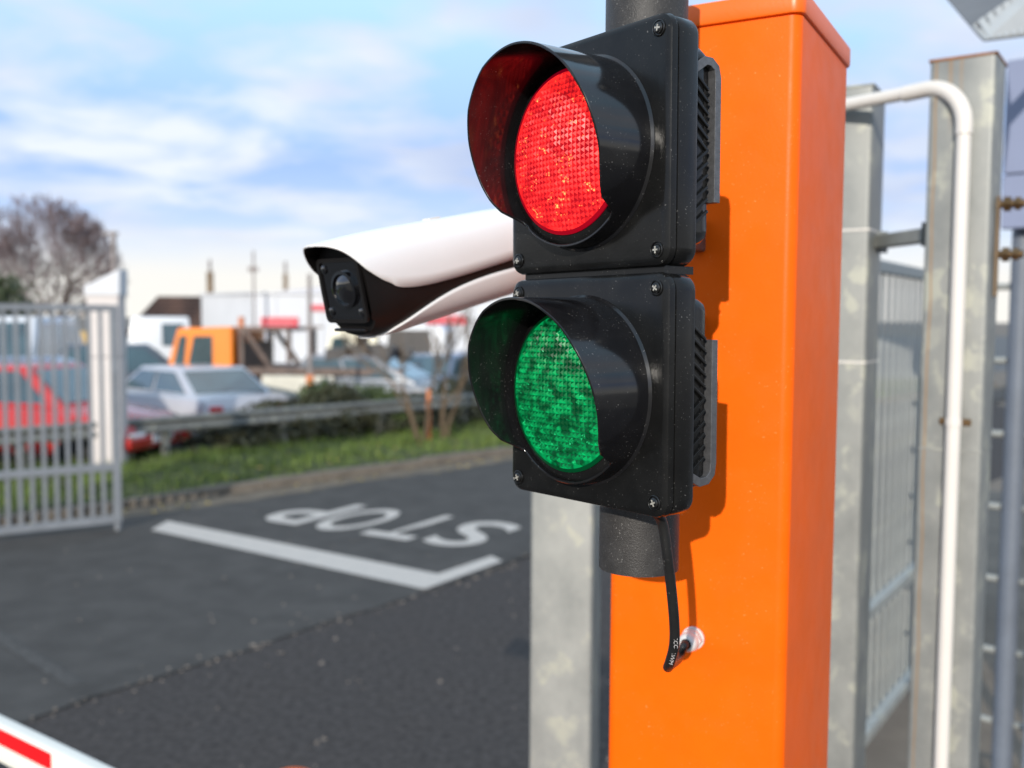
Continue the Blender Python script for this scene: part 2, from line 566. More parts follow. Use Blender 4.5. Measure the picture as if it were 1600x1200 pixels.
vs = [(p.x, p.y, 0.004) for p in rag] + [(p.x, p.y, 0.004) for p in far]
n = len(rag)
road_new.add(vs, [(i, i + 1, n + i + 1, n + i) for i in range(n - 1)])
road = road_new.build('road', M_asphalt, kind='structure')
quad([(-14, -2, 0), (9, -2, 0), (13, 26, 0), (4, 22, 0), *[(p.x, p.y, 0) for p in reversed([kp(s, 0.3) for s in range(-20, 16, 5)])]]).build('forecourt', M_asphalt_old, kind='structure')
quad([(0.75, 2.7, 0.006), (9, 2.7, 0.006), (9, 16, 0.006), (3.2, 9.5, 0.006)]).build('pavement', M_ground, kind='structure')
wl0, wl1 = ground(-60, 960), ground(120, 1072)
wd_ = (wl1 - wl0).normalized()
ws_ = Vector((wd_.y, -wd_.x, 0)) * 0.05
quad([wl0 - ws_ + Z1, wl1 - ws_ + Z1, wl1 + ws_ + Z1, wl0 + ws_ + Z1]).build('worn_line', M_wornline, parent=road)
ck = MB()
for i in range(n - 1):
    p, q = rag[i], rag[i + 1]
    t = (q - p).normalized()
    s = Vector((t.y, -t.x, 0))
    wd = 0.010 + 0.014 * abs(math.sin(i * 0.37) * math.cos(i * 0.11))
    ck.add([(p.x, p.y, 0.0065), (q.x, q.y, 0.0065), *[tuple(v + Vector((0, 0, 0.0065))) for v in (q + s * wd, p + s * wd)]], [(0, 1, 2, 3)])
ck.build('road_crack', M_crack, parent=road)
# gutter dirt along the kerb: a ragged film
gd = MB()
pts_a, pts_b = [], []
for i in range(240):
    s = -14 + i * 0.2
    pts_a.append(kp(s, -0.01, 0.008))
    pts_b.append(kp(s, -0.28 - 0.20 * abs(math.sin(s * 0.9 + 1)) - random.uniform(0, 0.12), 0.008))
gd.add(pts_a + pts_b, [(i, i + 1, 240 + i + 1, 240 + i) for i in range(239)])
gd.build('gutter_dirt', M_dirt, kind='structure')

# painted markings on the road
mk = [ground(*p) for p in ((236, 829), (262, 815), (684, 898), (768, 870), (785, 878), (663, 922))]
MB().add([(p.x, p.y, 0.0085) for p in mk], [(0, 1, 2, 5), (5, 2, 3, 4)]).build('stop_line', M_paint, parent=road)
E_R = Vector((-0.865, 0.50, 0)).normalized()      # reading direction
E_U = Vector((-E_R.y, E_R.x, 0))                  # up of the letters (towards this side)
for ch, cx, cy in (('S', -0.395, 9.90), ('T', -0.99, 10.23), ('O', -1.66, 10.56), ('P', -2.25, 10.93)):
    cu = bpy.data.curves.new('letter', 'FONT')
    cu.body = ch
    cu.size = 1.0
    cu.offset = 0.012
    cu.resolution_u = 6
    tmp = bpy.data.objects.new('letter', cu)
    COL.objects.link(tmp)
    me = bpy.data.meshes.new_from_object(tmp)
    bpy.data.objects.remove(tmp)
    xs = [v.co.x for v in me.vertices]
    ys = [v.co.y for v in me.vertices]
    x0, x1, y0, y1 = min(xs), max(xs), min(ys), max(ys)
    for v in me.vertices:
        a = ((v.co.x - x0) / (x1 - x0) - 0.5) * 0.60
        b = ((v.co.y - y0) / (y1 - y0) - 0.5) * 1.22
        q = Vector((cx, cy, 0.0085)) + E_R * a + E_U * b
        v.co = q
    me.materials.clear()
    me.materials.append(M_paint)
    o = bpy.data.objects.new('painted_letter', me)
    COL.objects.link(o)
    o.parent = road

# kerb of separate stones
kerb = bpy.data.objects.new('kerb', None)
COL.objects.link(kerb)
kerb['kind'] = 'structure'
WM['kerb'] = Matrix()
ks = MB().box((0, 0, 0.055), (0.90, 0.14, 0.13)).build('kerb_stone', M_kerb, parent=kerb, bevel=0.015)
kang = math.atan2(KD.y, KD.x)
for i in range(48):
    q = kp(-13 + i * 0.915, 0.075)
    Mx = Matrix.Translation((q.x, q.y, random.uniform(-0.02, 0.012))) @ Matrix.Rotation(kang + random.uniform(-0.012, 0.012), 4, 'Z')
    if i == 0:
        ks.matrix_local = Mx
    else:
        inst(ks, Mx)

# verge: lumpy soil and grass
ve = MB()
NS, NP = 150, 12


def vz(s, p):
    return 0.10 + 0.05 * math.sin(s * 0.7) * math.sin(p * 1.3) + 0.10 * p / 3.2 + 0.02 * math.sin(s * 3.1 + p * 2)


vs = [kp(-14 + 44 * i / NS, 0.14 + 3.3 * j / NP, vz(-14 + 44 * i / NS, 3.3 * j / NP)) for i in range(NS + 1) for j in range(NP + 1)]
ve.add(vs, [(i * (NP + 1) + j, (i + 1) * (NP + 1) + j, (i + 1) * (NP + 1) + j + 1, i * (NP + 1) + j + 1) for i in range(NS) for j in range(NP)])
ve.build('verge', M_soil, kind='structure', smooth=60)
gr = MB()
gv, gf = [], []
for k in range(46000):
    s = -12 + 34 * random.random()
    p = 0.18 + 2.75 * random.random() ** 0.9
    tuft = math.sin(s * 2.3) * math.sin(p * 4.1 + s) + math.sin(s * 7.1 + p * 3)
    if random.random() > 0.66 + 0.22 * tuft:
        continue
    q = kp(s, p, vz(s, p) - 0.005)
    h = random.uniform(0.04, 0.10) * (1.25 + 0.3 * tuft)
    a = random.uniform(0, 2 * PI)
    w_ = random.uniform(0.006, 0.012)
    le = random.uniform(0.0, 0.07)
    b = random.uniform(0, 2 * PI)
    o = len(gv)
    gv += [(q.x - math.cos(a) * w_, q.y - math.sin(a) * w_, q.z), (q.x + math.cos(a) * w_, q.y + math.sin(a) * w_, q.z),
           (q.x + math.cos(b) * le, q.y + math.sin(b) * le, q.z + h)]
    gf.append((o, o + 1, o + 2))
gr.v, gr.f = [Vector(p) for p in gv], gf
tag(gr.build('grass', M_grass, kind='stuff'), 'short green grass on the verge behind the kerb', 'grass')

fl = MB()
for k in range(260):
    s = random.uniform(-4, 9)
    p = random.choice((random.gauss(-0.22, 0.18), random.uniform(0.2, 1.2)))
    q = kp(s, p, 0.02 if p < 0 else vz(s, p) + 0.06)
    Mx = Matrix.Translation(q) @ Matrix.Rotation(random.uniform(0, 6.3), 4, 'Z') @ Matrix.Rotation(random.uniform(-0.5, 0.5), 4, 'X')
    e = random.uniform(0.02, 0.04)
    fl.add([(-e, 0, 0), (0, -e * .6, .004), (e, 0, 0), (0, e * .6, .004)], [(0, 1, 2, 3)], Mx)
tag(fl.build('fallen_leaves', M_leaf_fall, kind='stuff'), 'yellow fallen leaves scattered along the kerb', 'leaves')


ls = MB()
for k in range(900):
    q = Vector((random.uniform(-4.5, 3.5), random.uniform(3.2, 11), 0))
    if k % 3 == 0:                                     # many collect along the seam
        j = random.randint(0, n - 1)
        q = rag[j] + Vector((random.gauss(0, .05), random.gauss(-.05, .05), 0))
    sz = random.choice((0.005, 0.006, 0.008, 0.012, 0.018))
    zz = 0.004 if k % 3 == 0 else 0.0
    ring = [(q.x + sz * random.uniform(.7, 1.2) * math.cos(a), q.y + sz * random.uniform(.7, 1.2) * math.sin(a), zz + 0.0005) for a in (0, 1.26, 2.5, 3.8, 5.0)]
    ls.add(ring + [(q.x, q.y, zz + sz * 0.9)], [(0, 1, 5), (1, 2, 5), (2, 3, 5), (3, 4, 5), (4, 0, 5), (4, 3, 2, 1, 0)])
tag(ls.build('loose_grit', mat('loose_grit', (0.17, 0.145, 0.125), 0.9, var=0.6, scale=9), kind='stuff'), 'loose grit and small stones lying on the tarmac', 'gravel')


def leaves(mb, n, fn, size):
    for _ in range(n):
        q = fn()
        a = Vector((random.gauss(0, 1), random.gauss(0, 1), random.gauss(0, 1))).normalized()
        b = a.orthogonal().normalized()
        e = random.uniform(*size)
        mb.add([q - a * e, q + b * e * .5, q + a * e, q - b * e * .5], [(0, 1, 2, 3)])


# dark bramble under and behind the guard rail
br = MB()


def bramble():
    s = random.uniform(-7, 13)
    if s < 2.1 and s > -1.2 and random.random() < 0.93:
        s = random.uniform(2.1, 13)
    top = 0.52 + 0.16 * math.sin(s * 1.9) + 0.12 * math.sin(s * 4.3 + 1) + (0.12 if s > 2 else 0)
    p = random.gauss(2.85, 0.30)
    if p < 2.62:
        top *= 0.62
    return kp(s, p, vz(s, min(p, 3.2)) + max(0.0, top) * random.random() ** 0.8)


leaves(br, 20000, bramble, (0.03, 0.07))
tag(br.build('undergrowth', M_ivy, kind='stuff'), 'dark brambles growing low beneath the guard rail', 'undergrowth')

# ------------------------------------------------------------------ near right: orange column
CU = Vector((math.cos(R(29.2)), -math.sin(R(29.2)), 0))      # along its front face, to the right
CN = Vector((-math.sin(R(29.2)), -math.cos(R(29.2)), 0))     # normal of its front face
CC = at(1240, 500, 0.8935)                                    # front right edge
CW, CD = 0.181, 0.225
ctr = CC - CU * CW / 2 - CN * CD / 2
ztop = at(1250, 19, 0.8935).z
col_t = thing('orange_column', 'tall square orange steel column with a lidded top standing behind the traffic light', 'column',
              frame((ctr.x, ctr.y, 0), CU, -CN, Vector((0, 0, 1))))
ML = WM[col_t.name]


def rrect(w, h, r, n=5):
    out = []
    for cx, cy, a0 in ((w / 2 - r, h / 2 - r, 0), (-w / 2 + r, h / 2 - r, 90), (-w / 2 + r, -h / 2 + r, 180), (w / 2 - r, -h / 2 + r, 270)):
        for k in range(n + 1):
            a = R(a0 + 90 * k / n)
            out.append((cx + r * math.cos(a), cy + r * math.sin(a)))
    return out


MB(ML).prism(rrect(CW, CD, 0.011, 8), 0.012, ztop - 0.001).build('body', M_orange, col_t, smooth=40)
MB(ML).prism(rrect(CW + 0.006, CD + 0.006, 0.012, 8), ztop, ztop + 0.021).build('lid', M_orange_cap, col_t, bevel=0.0025, smooth=40)
MB(ML).prism(rrect(CW + 0.10, CD + 0.10, 0.01), 0.0, 0.0119).build('base_plate', M_orange_cap, col_t, bevel=0.002)

# white cable gland on the column
G0 = at(1084, 996, 0.84)
tq = (CC - G0).dot(CN)
dr = (G0 - EYE)
tt = (CC - EYE).dot(CN) / dr.dot(CN)
G0 = EYE + dr * tt
gl = thing('cable_gland', 'white nylon cable gland screwed into the orange column', 'cable gland', frame(G0, CU, Vector((0, 0, 1)), CN))
MG = WM[gl.name]
MB(MG).lathe([(0.0112, 0.0005), (0.0112, 0.003), (0.0105, 0.0036)], 24).build('flange', M_gland, gl, smooth=40)
MB(MG).prism([(0.0108 * math.cos(PI / 3 * k), 0.0108 * math.sin(PI / 3 * k)) for k in range(6)], 0.0037, 0.0115).build('hex_nut', M_gland, gl, bevel=0.0008)
MB(MG).lathe([(0.0092, 0.0116), (0.0096, 0.0165), (0.0088, 0.0205), (0.0068, 0.0228), (0.0052, 0.0232), (0.0050, 0.0215)], 24, cap=False).build('dome_nut', M_gland, gl, smooth=50)
MB(MG).lathe([(0.0049, 0.012), (0.0049, 0.0228)], 16).build('seal', M_rubber, gl, smooth=40)

# ------------------------------------------------------------------ pole carrying the traffic light
PA = Vector((0.1079, 0.8129, 0))
z_b, z_t = at(997, 886, 0.8129).z, at(1008, -128, 0.8129).z
pole = thing('light_pole', 'short grey speckled steel pole fixed in front of the orange column', 'pole', yawm((PA.x, PA.y, z_b)))
MB().lathe([(0.0290, z_b), (0.0334, z_b), (0.0334, z_t), (0.0290, z_t)], 48, M=Matrix.Translation(PA), cap=False).build('tube', M_pole, pole, smooth=40, solid=0.0)
MB().lathe([(0.0336, z_t + 0.0002), (0.0336, z_t + 0.004), (0.028, z_t + 0.008)], 32, M=Matrix.Translation(PA)).build('end_cap', M_black, pole, smooth=40)
for zz in (2.19, 2.28):
    dist = (PA - CC).dot(CN)
    Mb = frame((PA.x, PA.y, zz), CU, Vector((0, 0, 1)), CN)
    cl = MB(Mb).box((0, 0, -(dist + 0.0345) / 2), (0.014, 0.03, dist - 0.035)).build('standoff', M_strip, pole, bevel=0.002)
    MB().lathe([(0.0336, zz - 0.016), (0.0375, zz - 0.016), (0.0375, zz + 0.016), (0.0336, zz + 0.016)], 32, M=Matrix.Translation(PA), cap=False).build('collar', M_strip, pole, smooth=40)

# ------------------------------------------------------------------ traffic light
TL = Vector((0.0521, 0.731, 2.2345))
ya = R(51)
tr = Vector((math.cos(ya), -math.sin(ya), 0))
tn = Vector((-math.sin(ya), -math.cos(ya), 0))
tu = (Vector((0, 0, 1)) + tr * -0.0083).normalized()
tr = (tr - tu * tr.dot(tu)).normalized()
MT = frame(TL, tr, tu, tn)          # local x right along the face, y up, z out of the face
tl = thing('traffic_light', 'black two lamp traffic light with hooded red lamp above hooded green lamp', 'traffic light', MT)


def visor_len(th):
    pts = ((0, .069), (30, .068), (60, .0625), (80, .056), (95, .050), (108, .0450), (118, .0405), (126, .034), (131, .024), (134, .0185), (138, .0165), (180, .0165))
    a = abs(th)
    for (a0, l0), (a1, l1) in zip(pts, pts[1:]):
        if a <= a1:
            return l0 + (l1 - l0) * (a - a0) / (a1 - a0)
    return pts[-1][1]


def make_module(cy, lens_m, lens_label):
    M = MT @ Matrix.Translation((0, cy, 0))
    W_ = 0.171
    # lid: rounded plate with softened front edge
    lid = MB(M)
    n_ = 8
    secs = []
    for ins, z in ((0.0015, -0.0075), (0.0, -0.0065), (0.0, -0.0045), (0.0009, -0.0018), (0.0030, -0.0004), (0.0055, 0.0)):
        secs.append([(x, y, z) for x, y in rrect(W_ - 2 * ins, W_ - 2 * ins, 0.012 - ins * 0.6, n_)])
    lid.loft(secs)
    lid_o = lid.build('front_cover', M_black, tl, smooth=35)
    rim = MB(M)
    secs = []
    for ins, z in ((0.006, -0.0295), (0.0012, -0.0285), (0.0004, -0.0265), (0.0004, -0.0110), (0.0012, -0.0092), (0.0040, -0.0084)):
        secs.append([(x, y, z) for x, y in rrect(W_ - 2 * ins, W_ - 2 * ins, 0.0125 - ins * 0.6, n_)])
    rim.loft(secs).loft([[(x, y, z) for x, y in rrect(W_ - 0.010, W_ - 0.010, 0.008, n_)] for z in (-0.0086, -0.0073)])
    rim.build('housing_rim', M_black, tl, smooth=35)
    back = MB(M)
    secs = []
    for ins, z in ((0.030, -0.0560), (0.016, -0.0535), (0.0085, -0.0480), (0.0065, -0.0400), (0.0065, -0.0293)):
        secs.append([(x, y, z) for x, y in rrect(W_ - 2 * ins, W_ - 2 * ins - 0.018, 0.010, n_)])
    back.loft(secs)
    bk = back.build('back_housing', M_black, tl, smooth=40)
    # slanted cooling ribs on both flanks of the back
    rib0 = None
    for sx in (-1, 1):
        for k in range(12):
            y = -0.050 + k * 0.0085
            tilt = 0.6 if k < 6 else -0.6
            Mr = Matrix.Translation((sx * 0.0797, cy + y, -0.0385)) @ Matrix.Rotation(tilt, 4, 'X')
            if rib0 is None:
                rib0 = MB(MT).box((0, 0, 0), (0.0022, 0.0022, 0.0165)).build('rib', M_black, bk, bevel=0.0005)
                rib0.matrix_local = Mr
            else:
                inst(rib0, Mr)
    # raised collar and hood
    vs_, fs_ = [], []
    NT = 120
    for k in range(NT):
        th = -180 + 360.0 * k / NT
        a = R(th)
        l_ = visor_len(th)
        for rr, zz in ((0.0715, 0.0004), (0.0697, 0.0022), (0.0686, l_ - 0.0004), (0.0682, l_), (0.0671, l_), (0.0667, l_ - 0.0004), (0.0668, 0.001)):
            vs_.append((rr * math.sin(a), rr * math.cos(a), zz))
    m_ = 7
    for k in range(NT):
        j = (k + 1) % NT
        for i in range(m_ - 1):
            fs_.append((k * m_ + i, j * m_ + i, j * m_ + i + 1, k * m_ + i + 1))
    MB(M).add(vs_, fs_).build('hood', M_visor, tl, smooth=35)
    # dark retaining ring behind the lens edge
    MB(M).lathe([(0.0666, 0.0008), (0.0666, 0.013), (0.0640, 0.0150), (0.0585, 0.0155), (0.0580, 0.010)], 72, cap=False).build('lens_ring', M_black, tl, smooth=35)
    # prismatic lens: a shallow dome covered with small four sided pyramids
    RL = 0.0587
    cell = 0.0041
    lv, lf, fa, fs_k = [], [], [], []
    red = lens_m is M_red_lens

    def dome(x, y):
        rr = min(1.0, (x * x + y * y) / (RL * RL))
        return 0.0165 + 0.0065 * (1 - rr)
    idx = {}

    def vtx(i, j):
        if (i, j) not in idx:
            x, y = i * cell, j * cell
            d = math.hypot(x, y)
            if d > RL:
                x, y = x * RL / d, y * RL / d
            idx[(i, j)] = len(lv)
            lv.append((x, y, dome(x, y)))
        return idx[(i, j)]
    nc = int(RL / cell) + 1
    rnd = random.Random(4 if red else 9)
    leds = [(rnd.uniform(-.05, .05), rnd.uniform(-.05, .05)) for _ in range(26)]
    for i in range(-nc, nc):
        for j in range(-nc, nc):
            cs = [(i, j), (i + 1, j), (i + 1, j + 1), (i, j + 1)]
            ins = sum(1 for a, b in cs if math.hypot(a * cell, b * cell) < RL)
            if ins == 0:
                continue
            q = [vtx(a, b) for a, b in cs]
            xm, ym = (i + .5) * cell, (j + .5) * cell
            if ins == 4:
                c_ = len(lv)
                lv.append((xm + rnd.uniform(-.0004, .0004), ym + rnd.uniform(-.0004, .0004), dome(xm, ym) + 0.0016))
                lf.extend([(q[0], q[1], c_), (q[1], q[2], c_), (q[2], q[3], c_), (q[3], q[0], c_)])
                near = min(math.hypot(xm - a, ym - b) for a, b in leds)
                for k, w_ in enumerate((0.30, 0.75, 0.18, 0.95) if red else (0.75, 0.6, 0.15, 0.5)):
                    fa.append(max(0.0, min(1.0, w_ * rnd.uniform(0.55, 1.25))))
                    fs_k.append(rnd.uniform(0.5, 1.0) if near < 0.0042 and rnd.random() < (0.42 if red else 0.2) else (rnd.uniform(0.15, 0.6) if rnd.random() < (0.035 if red else 0.02) else 0.0))
            else:
                lf.append(tuple(q))
                fa.append(0.5)
                fs_k.append(0.0)
    lo_ = MB(M).add(lv, lf).build('lens', lens_m, tl, label=lens_label)
    for nm_, arr in (('facet', fa), ('sparkle', fs_k)):
        at_ = lo_.data.attributes.new(nm_, 'FLOAT', 'FACE')
        at_.data.foreach_set('value', arr)
    MB(M).lathe([(0.0600, 0.0158), (0.0600, 0.0168), (0.0572, 0.0180)], 72, cap=False).build('lens_edge', lens_m, tl, smooth=40)
    return M


MB(MT).box((0, 0, -0.022), (0.150, 0.0055, 0.030)).build('coupling_strip', M_black, tl)
scr = None
for cy, lm, lab in ((0.0875, M_red_lens, 'red prismatic lens with glittering lamps'), (-0.0875, M_green_lens, 'green prismatic lens')):
    make_module(cy, lm, lab)
    for sx in (-1, 1):
        for sy in (-1, 1):
            p = (sx * 0.0745, cy + sy * 0.0745, 0.0)
            Mloc = Matrix.Translation(p) @ Matrix.Rotation(random.uniform(0, 1.5), 4, 'Z')
            if scr is None:
                scr = MB(MT).lathe([(0.0056, 0.0002), (0.0056, 0.0010), (0.0050, 0.0013), (0.0047, 0.0010), (0.0046, 0.0004), (0.0040, 0.0004),
                                    (0.0038, 0.0014), (0.0026, 0.0021), (0.0010, 0.0023)], 24).build('screw', M_screw, tl, smooth=40)
                scr.matrix_local = Mloc
                slot = MB(MT).box((0, 0, 0.0020), (0.0044, 0.0011, 0.0009)).box((0, 0.0015, 0.0020), (0.0011, 0.0018, 0.0009)).box((0, -0.0015, 0.0020), (0.0011, 0.0018, 0.0009)).build('cross_slot', M_slot_glint, scr)
                slot.matrix_local = Matrix()
            else:
                c = inst(scr, Mloc)
                s2 = slot.copy()
                COL.objects.link(s2)
                s2.parent = c
# bent steel brackets behind the housing on the right-hand edge
def strip_path(pts, wx, th, name):
    mb = MB(MT)
    secs = []
    for k, (y, z) in enumerate(pts):
        a = Vector(pts[max(0, k - 1)])
        b = Vector(pts[min(len(pts) - 1, k + 1)])
        t = (b - a).normalized()
        nn = Vector((-t.y, t.x)) * th / 2
        secs.append([(wx[0], y + nn.x, z + nn.y), (wx[1], y + nn.x, z + nn.y), (wx[1], y - nn.x, z - nn.y), (wx[0], y - nn.x, z - nn.y)])
    mb.loft(secs)
    return mb.build(name, M_strip, tl, bevel=0.0004)


strip_path([(0.139, -0.030), (0.146, -0.041), (0.146, -0.047), (0.1425, -0.0525), (0.136, -0.0542), (0.0485, -0.0542)], (0.052, 0.0815), 0.0062, 'mounting_bracket')
strip_path([(-0.146, -0.030), (-0.151, -0.040), (-0.150, -0.048), (-0.1455, -0.0530), (-0.138, -0.0542), (-0.0490, -0.0542)], (0.052, 0.0815), 0.0062, 'mounting_bracket')
# clamp between the housing back and the pole
rel = MT.inverted() @ Vector((PA.x, PA.y, TL.z))
for y in (0.0875, -0.0875):
    MB(MT).box((rel.x, y, (rel.z + 0.0334 - 0.0560) / 2), (0.05, 0.03, 0.0560 + rel.z + 0.0334 if False else abs(-0.0560 - (rel.z + 0.0334)) - 0.0006)).build('pole_clamp', M_strip, tl, bevel=0.002)

# black cable from the light into the gland
cpts = [(MT @ Vector((0.055, -0.172, -0.020))), at(1035, 818, 0.71), at(1043, 870, 0.715), at(1050, 930, 0.725), at(1054, 980, 0.733), at(1053, 1010, 0.738),
        at(1047, 1034, 0.745), at(1044, 1042, 0.755), at(1046, 1040, 0.768)]
cend = MG @ Vector((0, 0, 0.0225))
cpts += [cend + CN * 0.020 + Vector((0, 0, -0.008)), cend + CN * 0.006, MG @ Vector((0, 0, 0.0200))]


def smooth_path(pts, n=8):
    pts = [Vector(p) for p in pts]
    P_ = [pts[0] * 2 - pts[1]] + pts + [pts[-1] * 2 - pts[-2]]
    out = []
    for i in range(1, len(P_) - 2):
        p0, p1, p2, p3 = P_[i - 1:i + 3]
        for k in range(n):
            t = k / n
            out.append(0.5 * ((2 * p1) + (p2 - p0) * t + (2 * p0 - 5 * p1 + 4 * p2 - p3) * t * t + (3 * p1 - p0 - 3 * p2 + p3) * t ** 3))
    out.append(pts[-1])
    return out


cab = thing('power_cable', 'black rubber cable drooping from the traffic light to the white gland', 'cable', Matrix.Translation(cpts[1]))
MB().tube(smooth_path(cpts), 0.0040, 16).build('sheath', M_rubber, cab, smooth=60)


def text_on(parent, body, size, M, m, name='lettering', ext=0.0):
    cu = bpy.data.curves.new(name, 'FONT')
    cu.body = body
    cu.size = size
    cu.align_x = 'CENTER'
    cu.align_y = 'CENTER'
    cu.extrude = ext
    tmp = bpy.data.objects.new(name, cu)
    COL.objects.link(tmp)
    me = bpy.data.meshes.new_from_object(tmp)
    bpy.data.objects.remove(tmp)
    me.transform(WM[parent.name].inverted() @ M)
    me.materials.clear()
    me.materials.append(m)
    o = bpy.data.objects.new(name, me)
    COL.objects.link(o)
    o.parent = parent
    return o


for (u, v, y, tx, dv) in ((1055.5, 1004, 0.7338, 'CCC', (0.03, -1)), (1050.5, 1028, 0.738, 'AWM', (-0.28, -1))):
    p = at(u, v, y)
    toc = (EYE - p).normalized()
    ax = (UP * dv[1] + RIGHT * dv[0]).normalized()
    ax = (ax - toc * ax.dot(toc)).normalized()
    text_on(cab, tx, 0.0042, frame(p + toc * 0.0030, ax, toc.cross(ax), toc), M_white_print, ext=0.0002)

# ------------------------------------------------------------------ CCTV camera
cc_rear = at(812, 386, 1.135)
cc_front = at(538, 455, 0.955)
cax = (cc_front - cc_rear).normalized()
cln = (cc_front - cc_rear).length
cside = Vector((-cax.y, cax.x, 0)).normalized()
if cside.dot(EYE - cc_front) < 0:
    cside = -cside
cup = cside.cross(cax)
if cup.z < 0:
    cup = -cup
MC = frame(cc_rear, cax, cside, cup)           # x to the front, y to the seen side, z up
cctv = thing('security_camera', 'white and black bullet security camera pointing left beside the traffic light', 'camera', MC)


def interp(tab, s):
    """smooth curve through the table's points"""
    if s <= tab[0][0]:
        return tab[0][1]
    if s >= tab[-1][0]:
        return tab[-1][1]
    n = len(tab)

    def slope(i):
        a, b = tab[max(i - 1, 0)], tab[min(i + 1, n - 1)]
        return (b[1] - a[1]) / (b[0] - a[0])
    for i in range(n - 1):
        if s <= tab[i + 1][0]:
            h = tab[i + 1][0] - tab[i][0]
            t = (s - tab[i][0]) / h
            return ((2 * t ** 3 - 3 * t * t + 1) * tab[i][1] + (t ** 3 - 2 * t * t + t) * h * slope(i)
                    + (-2 * t ** 3 + 3 * t * t) * tab[i + 1][1] + (t ** 3 - t * t) * h * slope(i + 1))


HW = [(-0.12, 0.030), (0.0, 0.037), (0.4, 0.041), (1.0, 0.042), (1.2, 0.041)]
HH = [(-0.12, 0.036), (0.0, 0.0440), (0.4, 0.0475), (0.8, 0.0495), (1.0, 0.0485), (1.2, 0.0455)]


def sec_pt(s, th, off=0.0, n_=2.7):
    a, b = interp(HW, s) + off, interp(HH, s) + off
    sn, cs = math.sin(th), math.cos(th)
    return (s * cln, a * math.copysign(abs(sn) ** (2 / n_), sn), b * math.copysign(abs(cs) ** (2 / n_), cs))


bd = MB(MC)
NB = 48
bsec = []
for s in (-0.10, 0.0, 0.2, 0.4, 0.6, 0.8, 0.94):
    bsec.append([sec_pt(s, 2 * PI * k / NB) for k in range(NB)])
fr = []
for k in range(NB):
    x, y, z = sec_pt(1.0, 2 * PI * k / NB, -0.002)
    fr.append((x + 0.0 - (0.006 if z < -0.03 else 0), y * 0.96, z * 0.97))
bsec.append(fr)
bd.loft(bsec)
cbody = bd.build('body', M_cam_black, cctv, smooth=50)
TT = [(-0.12, 91), (0.0, 91), (0.3, 93.5), (0.6, 95), (0.8, 93.5), (0.93, 87), (1.0, 74), (1.035, 59), (1.07, 36), (1.10, 13), (1.108, 3)]
TBm = [(-0.12, 105), (0.0, 105), (0.25, 102), (0.45, 103), (0.60, 108), (0.72, 118), (0.82, 133), (0.90, 152), (0.945, 174)]
for nm, tab, s1, base_ang, off in (('sunshade', TT, 1.108, 0.0, 0.0028), ('lower_shell', TBm, 0.945, PI, 0.0020)):
    mb = MB(MC)
    secs = []
    K = 140
    for i in range(K + 1):
        s = -0.12 + (s1 + 0.12) * i / K
        th = R(interp(tab, s))
        if nm == 'lower_shell':
            th = PI - th
        secs.append([sec_pt(s, base_ang + th * (2 * j / 32 - 1), off) for j in range(33)])
    mb.loft(secs, cap=False, closed=False)
    mb.f = [tuple(reversed(f)) for f in mb.f]          # faces look outwards
    sh_ = mb.build(nm, M_white_cam, cctv, smooth=50, solid=0.0022, keep=True)
    sh_.data.materials.append(M_cam_black)
    sh_.modifiers[0].material_offset = 1
# face: window frame, glass, lens, lower vent
xf = cln * 1.0
fp = MB(MC)


def ring_rect(mb, w0, h0, w1, h1, x0, x1, zc_, r0=0.006):
    o_ = rrect(w0, h0, r0, 5)
    i_ = rrect(w1, h1, max(0.001, r0 - 0.002), 5)
    mb.loft([[(x0, y, z + zc_) for y, z in o_], [(x1, y, z + zc_) for y, z in o_], [(x1, y, z + zc_) for y, z in i_], [(x0, y, z + zc_) for y, z in i_]], cap=False)


ring_rect(fp, 0.066, 0.064, 0.058, 0.056, xf + 0.0003, xf + 0.0035, 0.001)
fp.build('window_frame', M_cam_black, cctv, smooth=40)
MB(MC).prism(rrect(0.0575, 0.0555, 0.004, 4), xf + 0.0003, xf + 0.0016, 'x', M=Matrix.Translation((0, 0, 0.001))).build('window', M_glass_dark, cctv)
MB(MC).lathe([(0.0185, xf + 0.0017), (0.0185, xf + 0.005), (0.0155, xf + 0.0055), (0.015, xf + 0.0032), (0.009, xf + 0.0058), (0.003, xf + 0.0068)], 36, 'x', M=Matrix.Translation((0, 0.005, 0.002))).build('lens', M_glass_dark, cctv, smooth=40)
led = None
for y, z in ((-0.0235, 0.022), (-0.0235, -0.020), (0.0245, -0.021)):
    o = MB(MC).lathe([(0.0042, xf + 0.0017), (0.0042, xf + 0.003), (0.0015, xf + 0.004)], 16, 'x', M=Matrix.Translation((0, y, z))).build('infrared_led', M_glass_dark, cctv, smooth=40)
MB(MC).box((xf + 0.001, 0, -0.0385), (0.004, 0.05, 0.003)).build('face_ledge', M_cam_black, cctv, bevel=0.001)
MB(MC).box((cln * 0.50, 0.0, 0.0515), (0.016, 0.012, 0.0022)).build('top_clip', M_pvc, cctv, bevel=0.0008)

# ------------------------------------------------------------------ galvanised posts on the right and behind the column
Z0 = Vector((0, 0, 1))


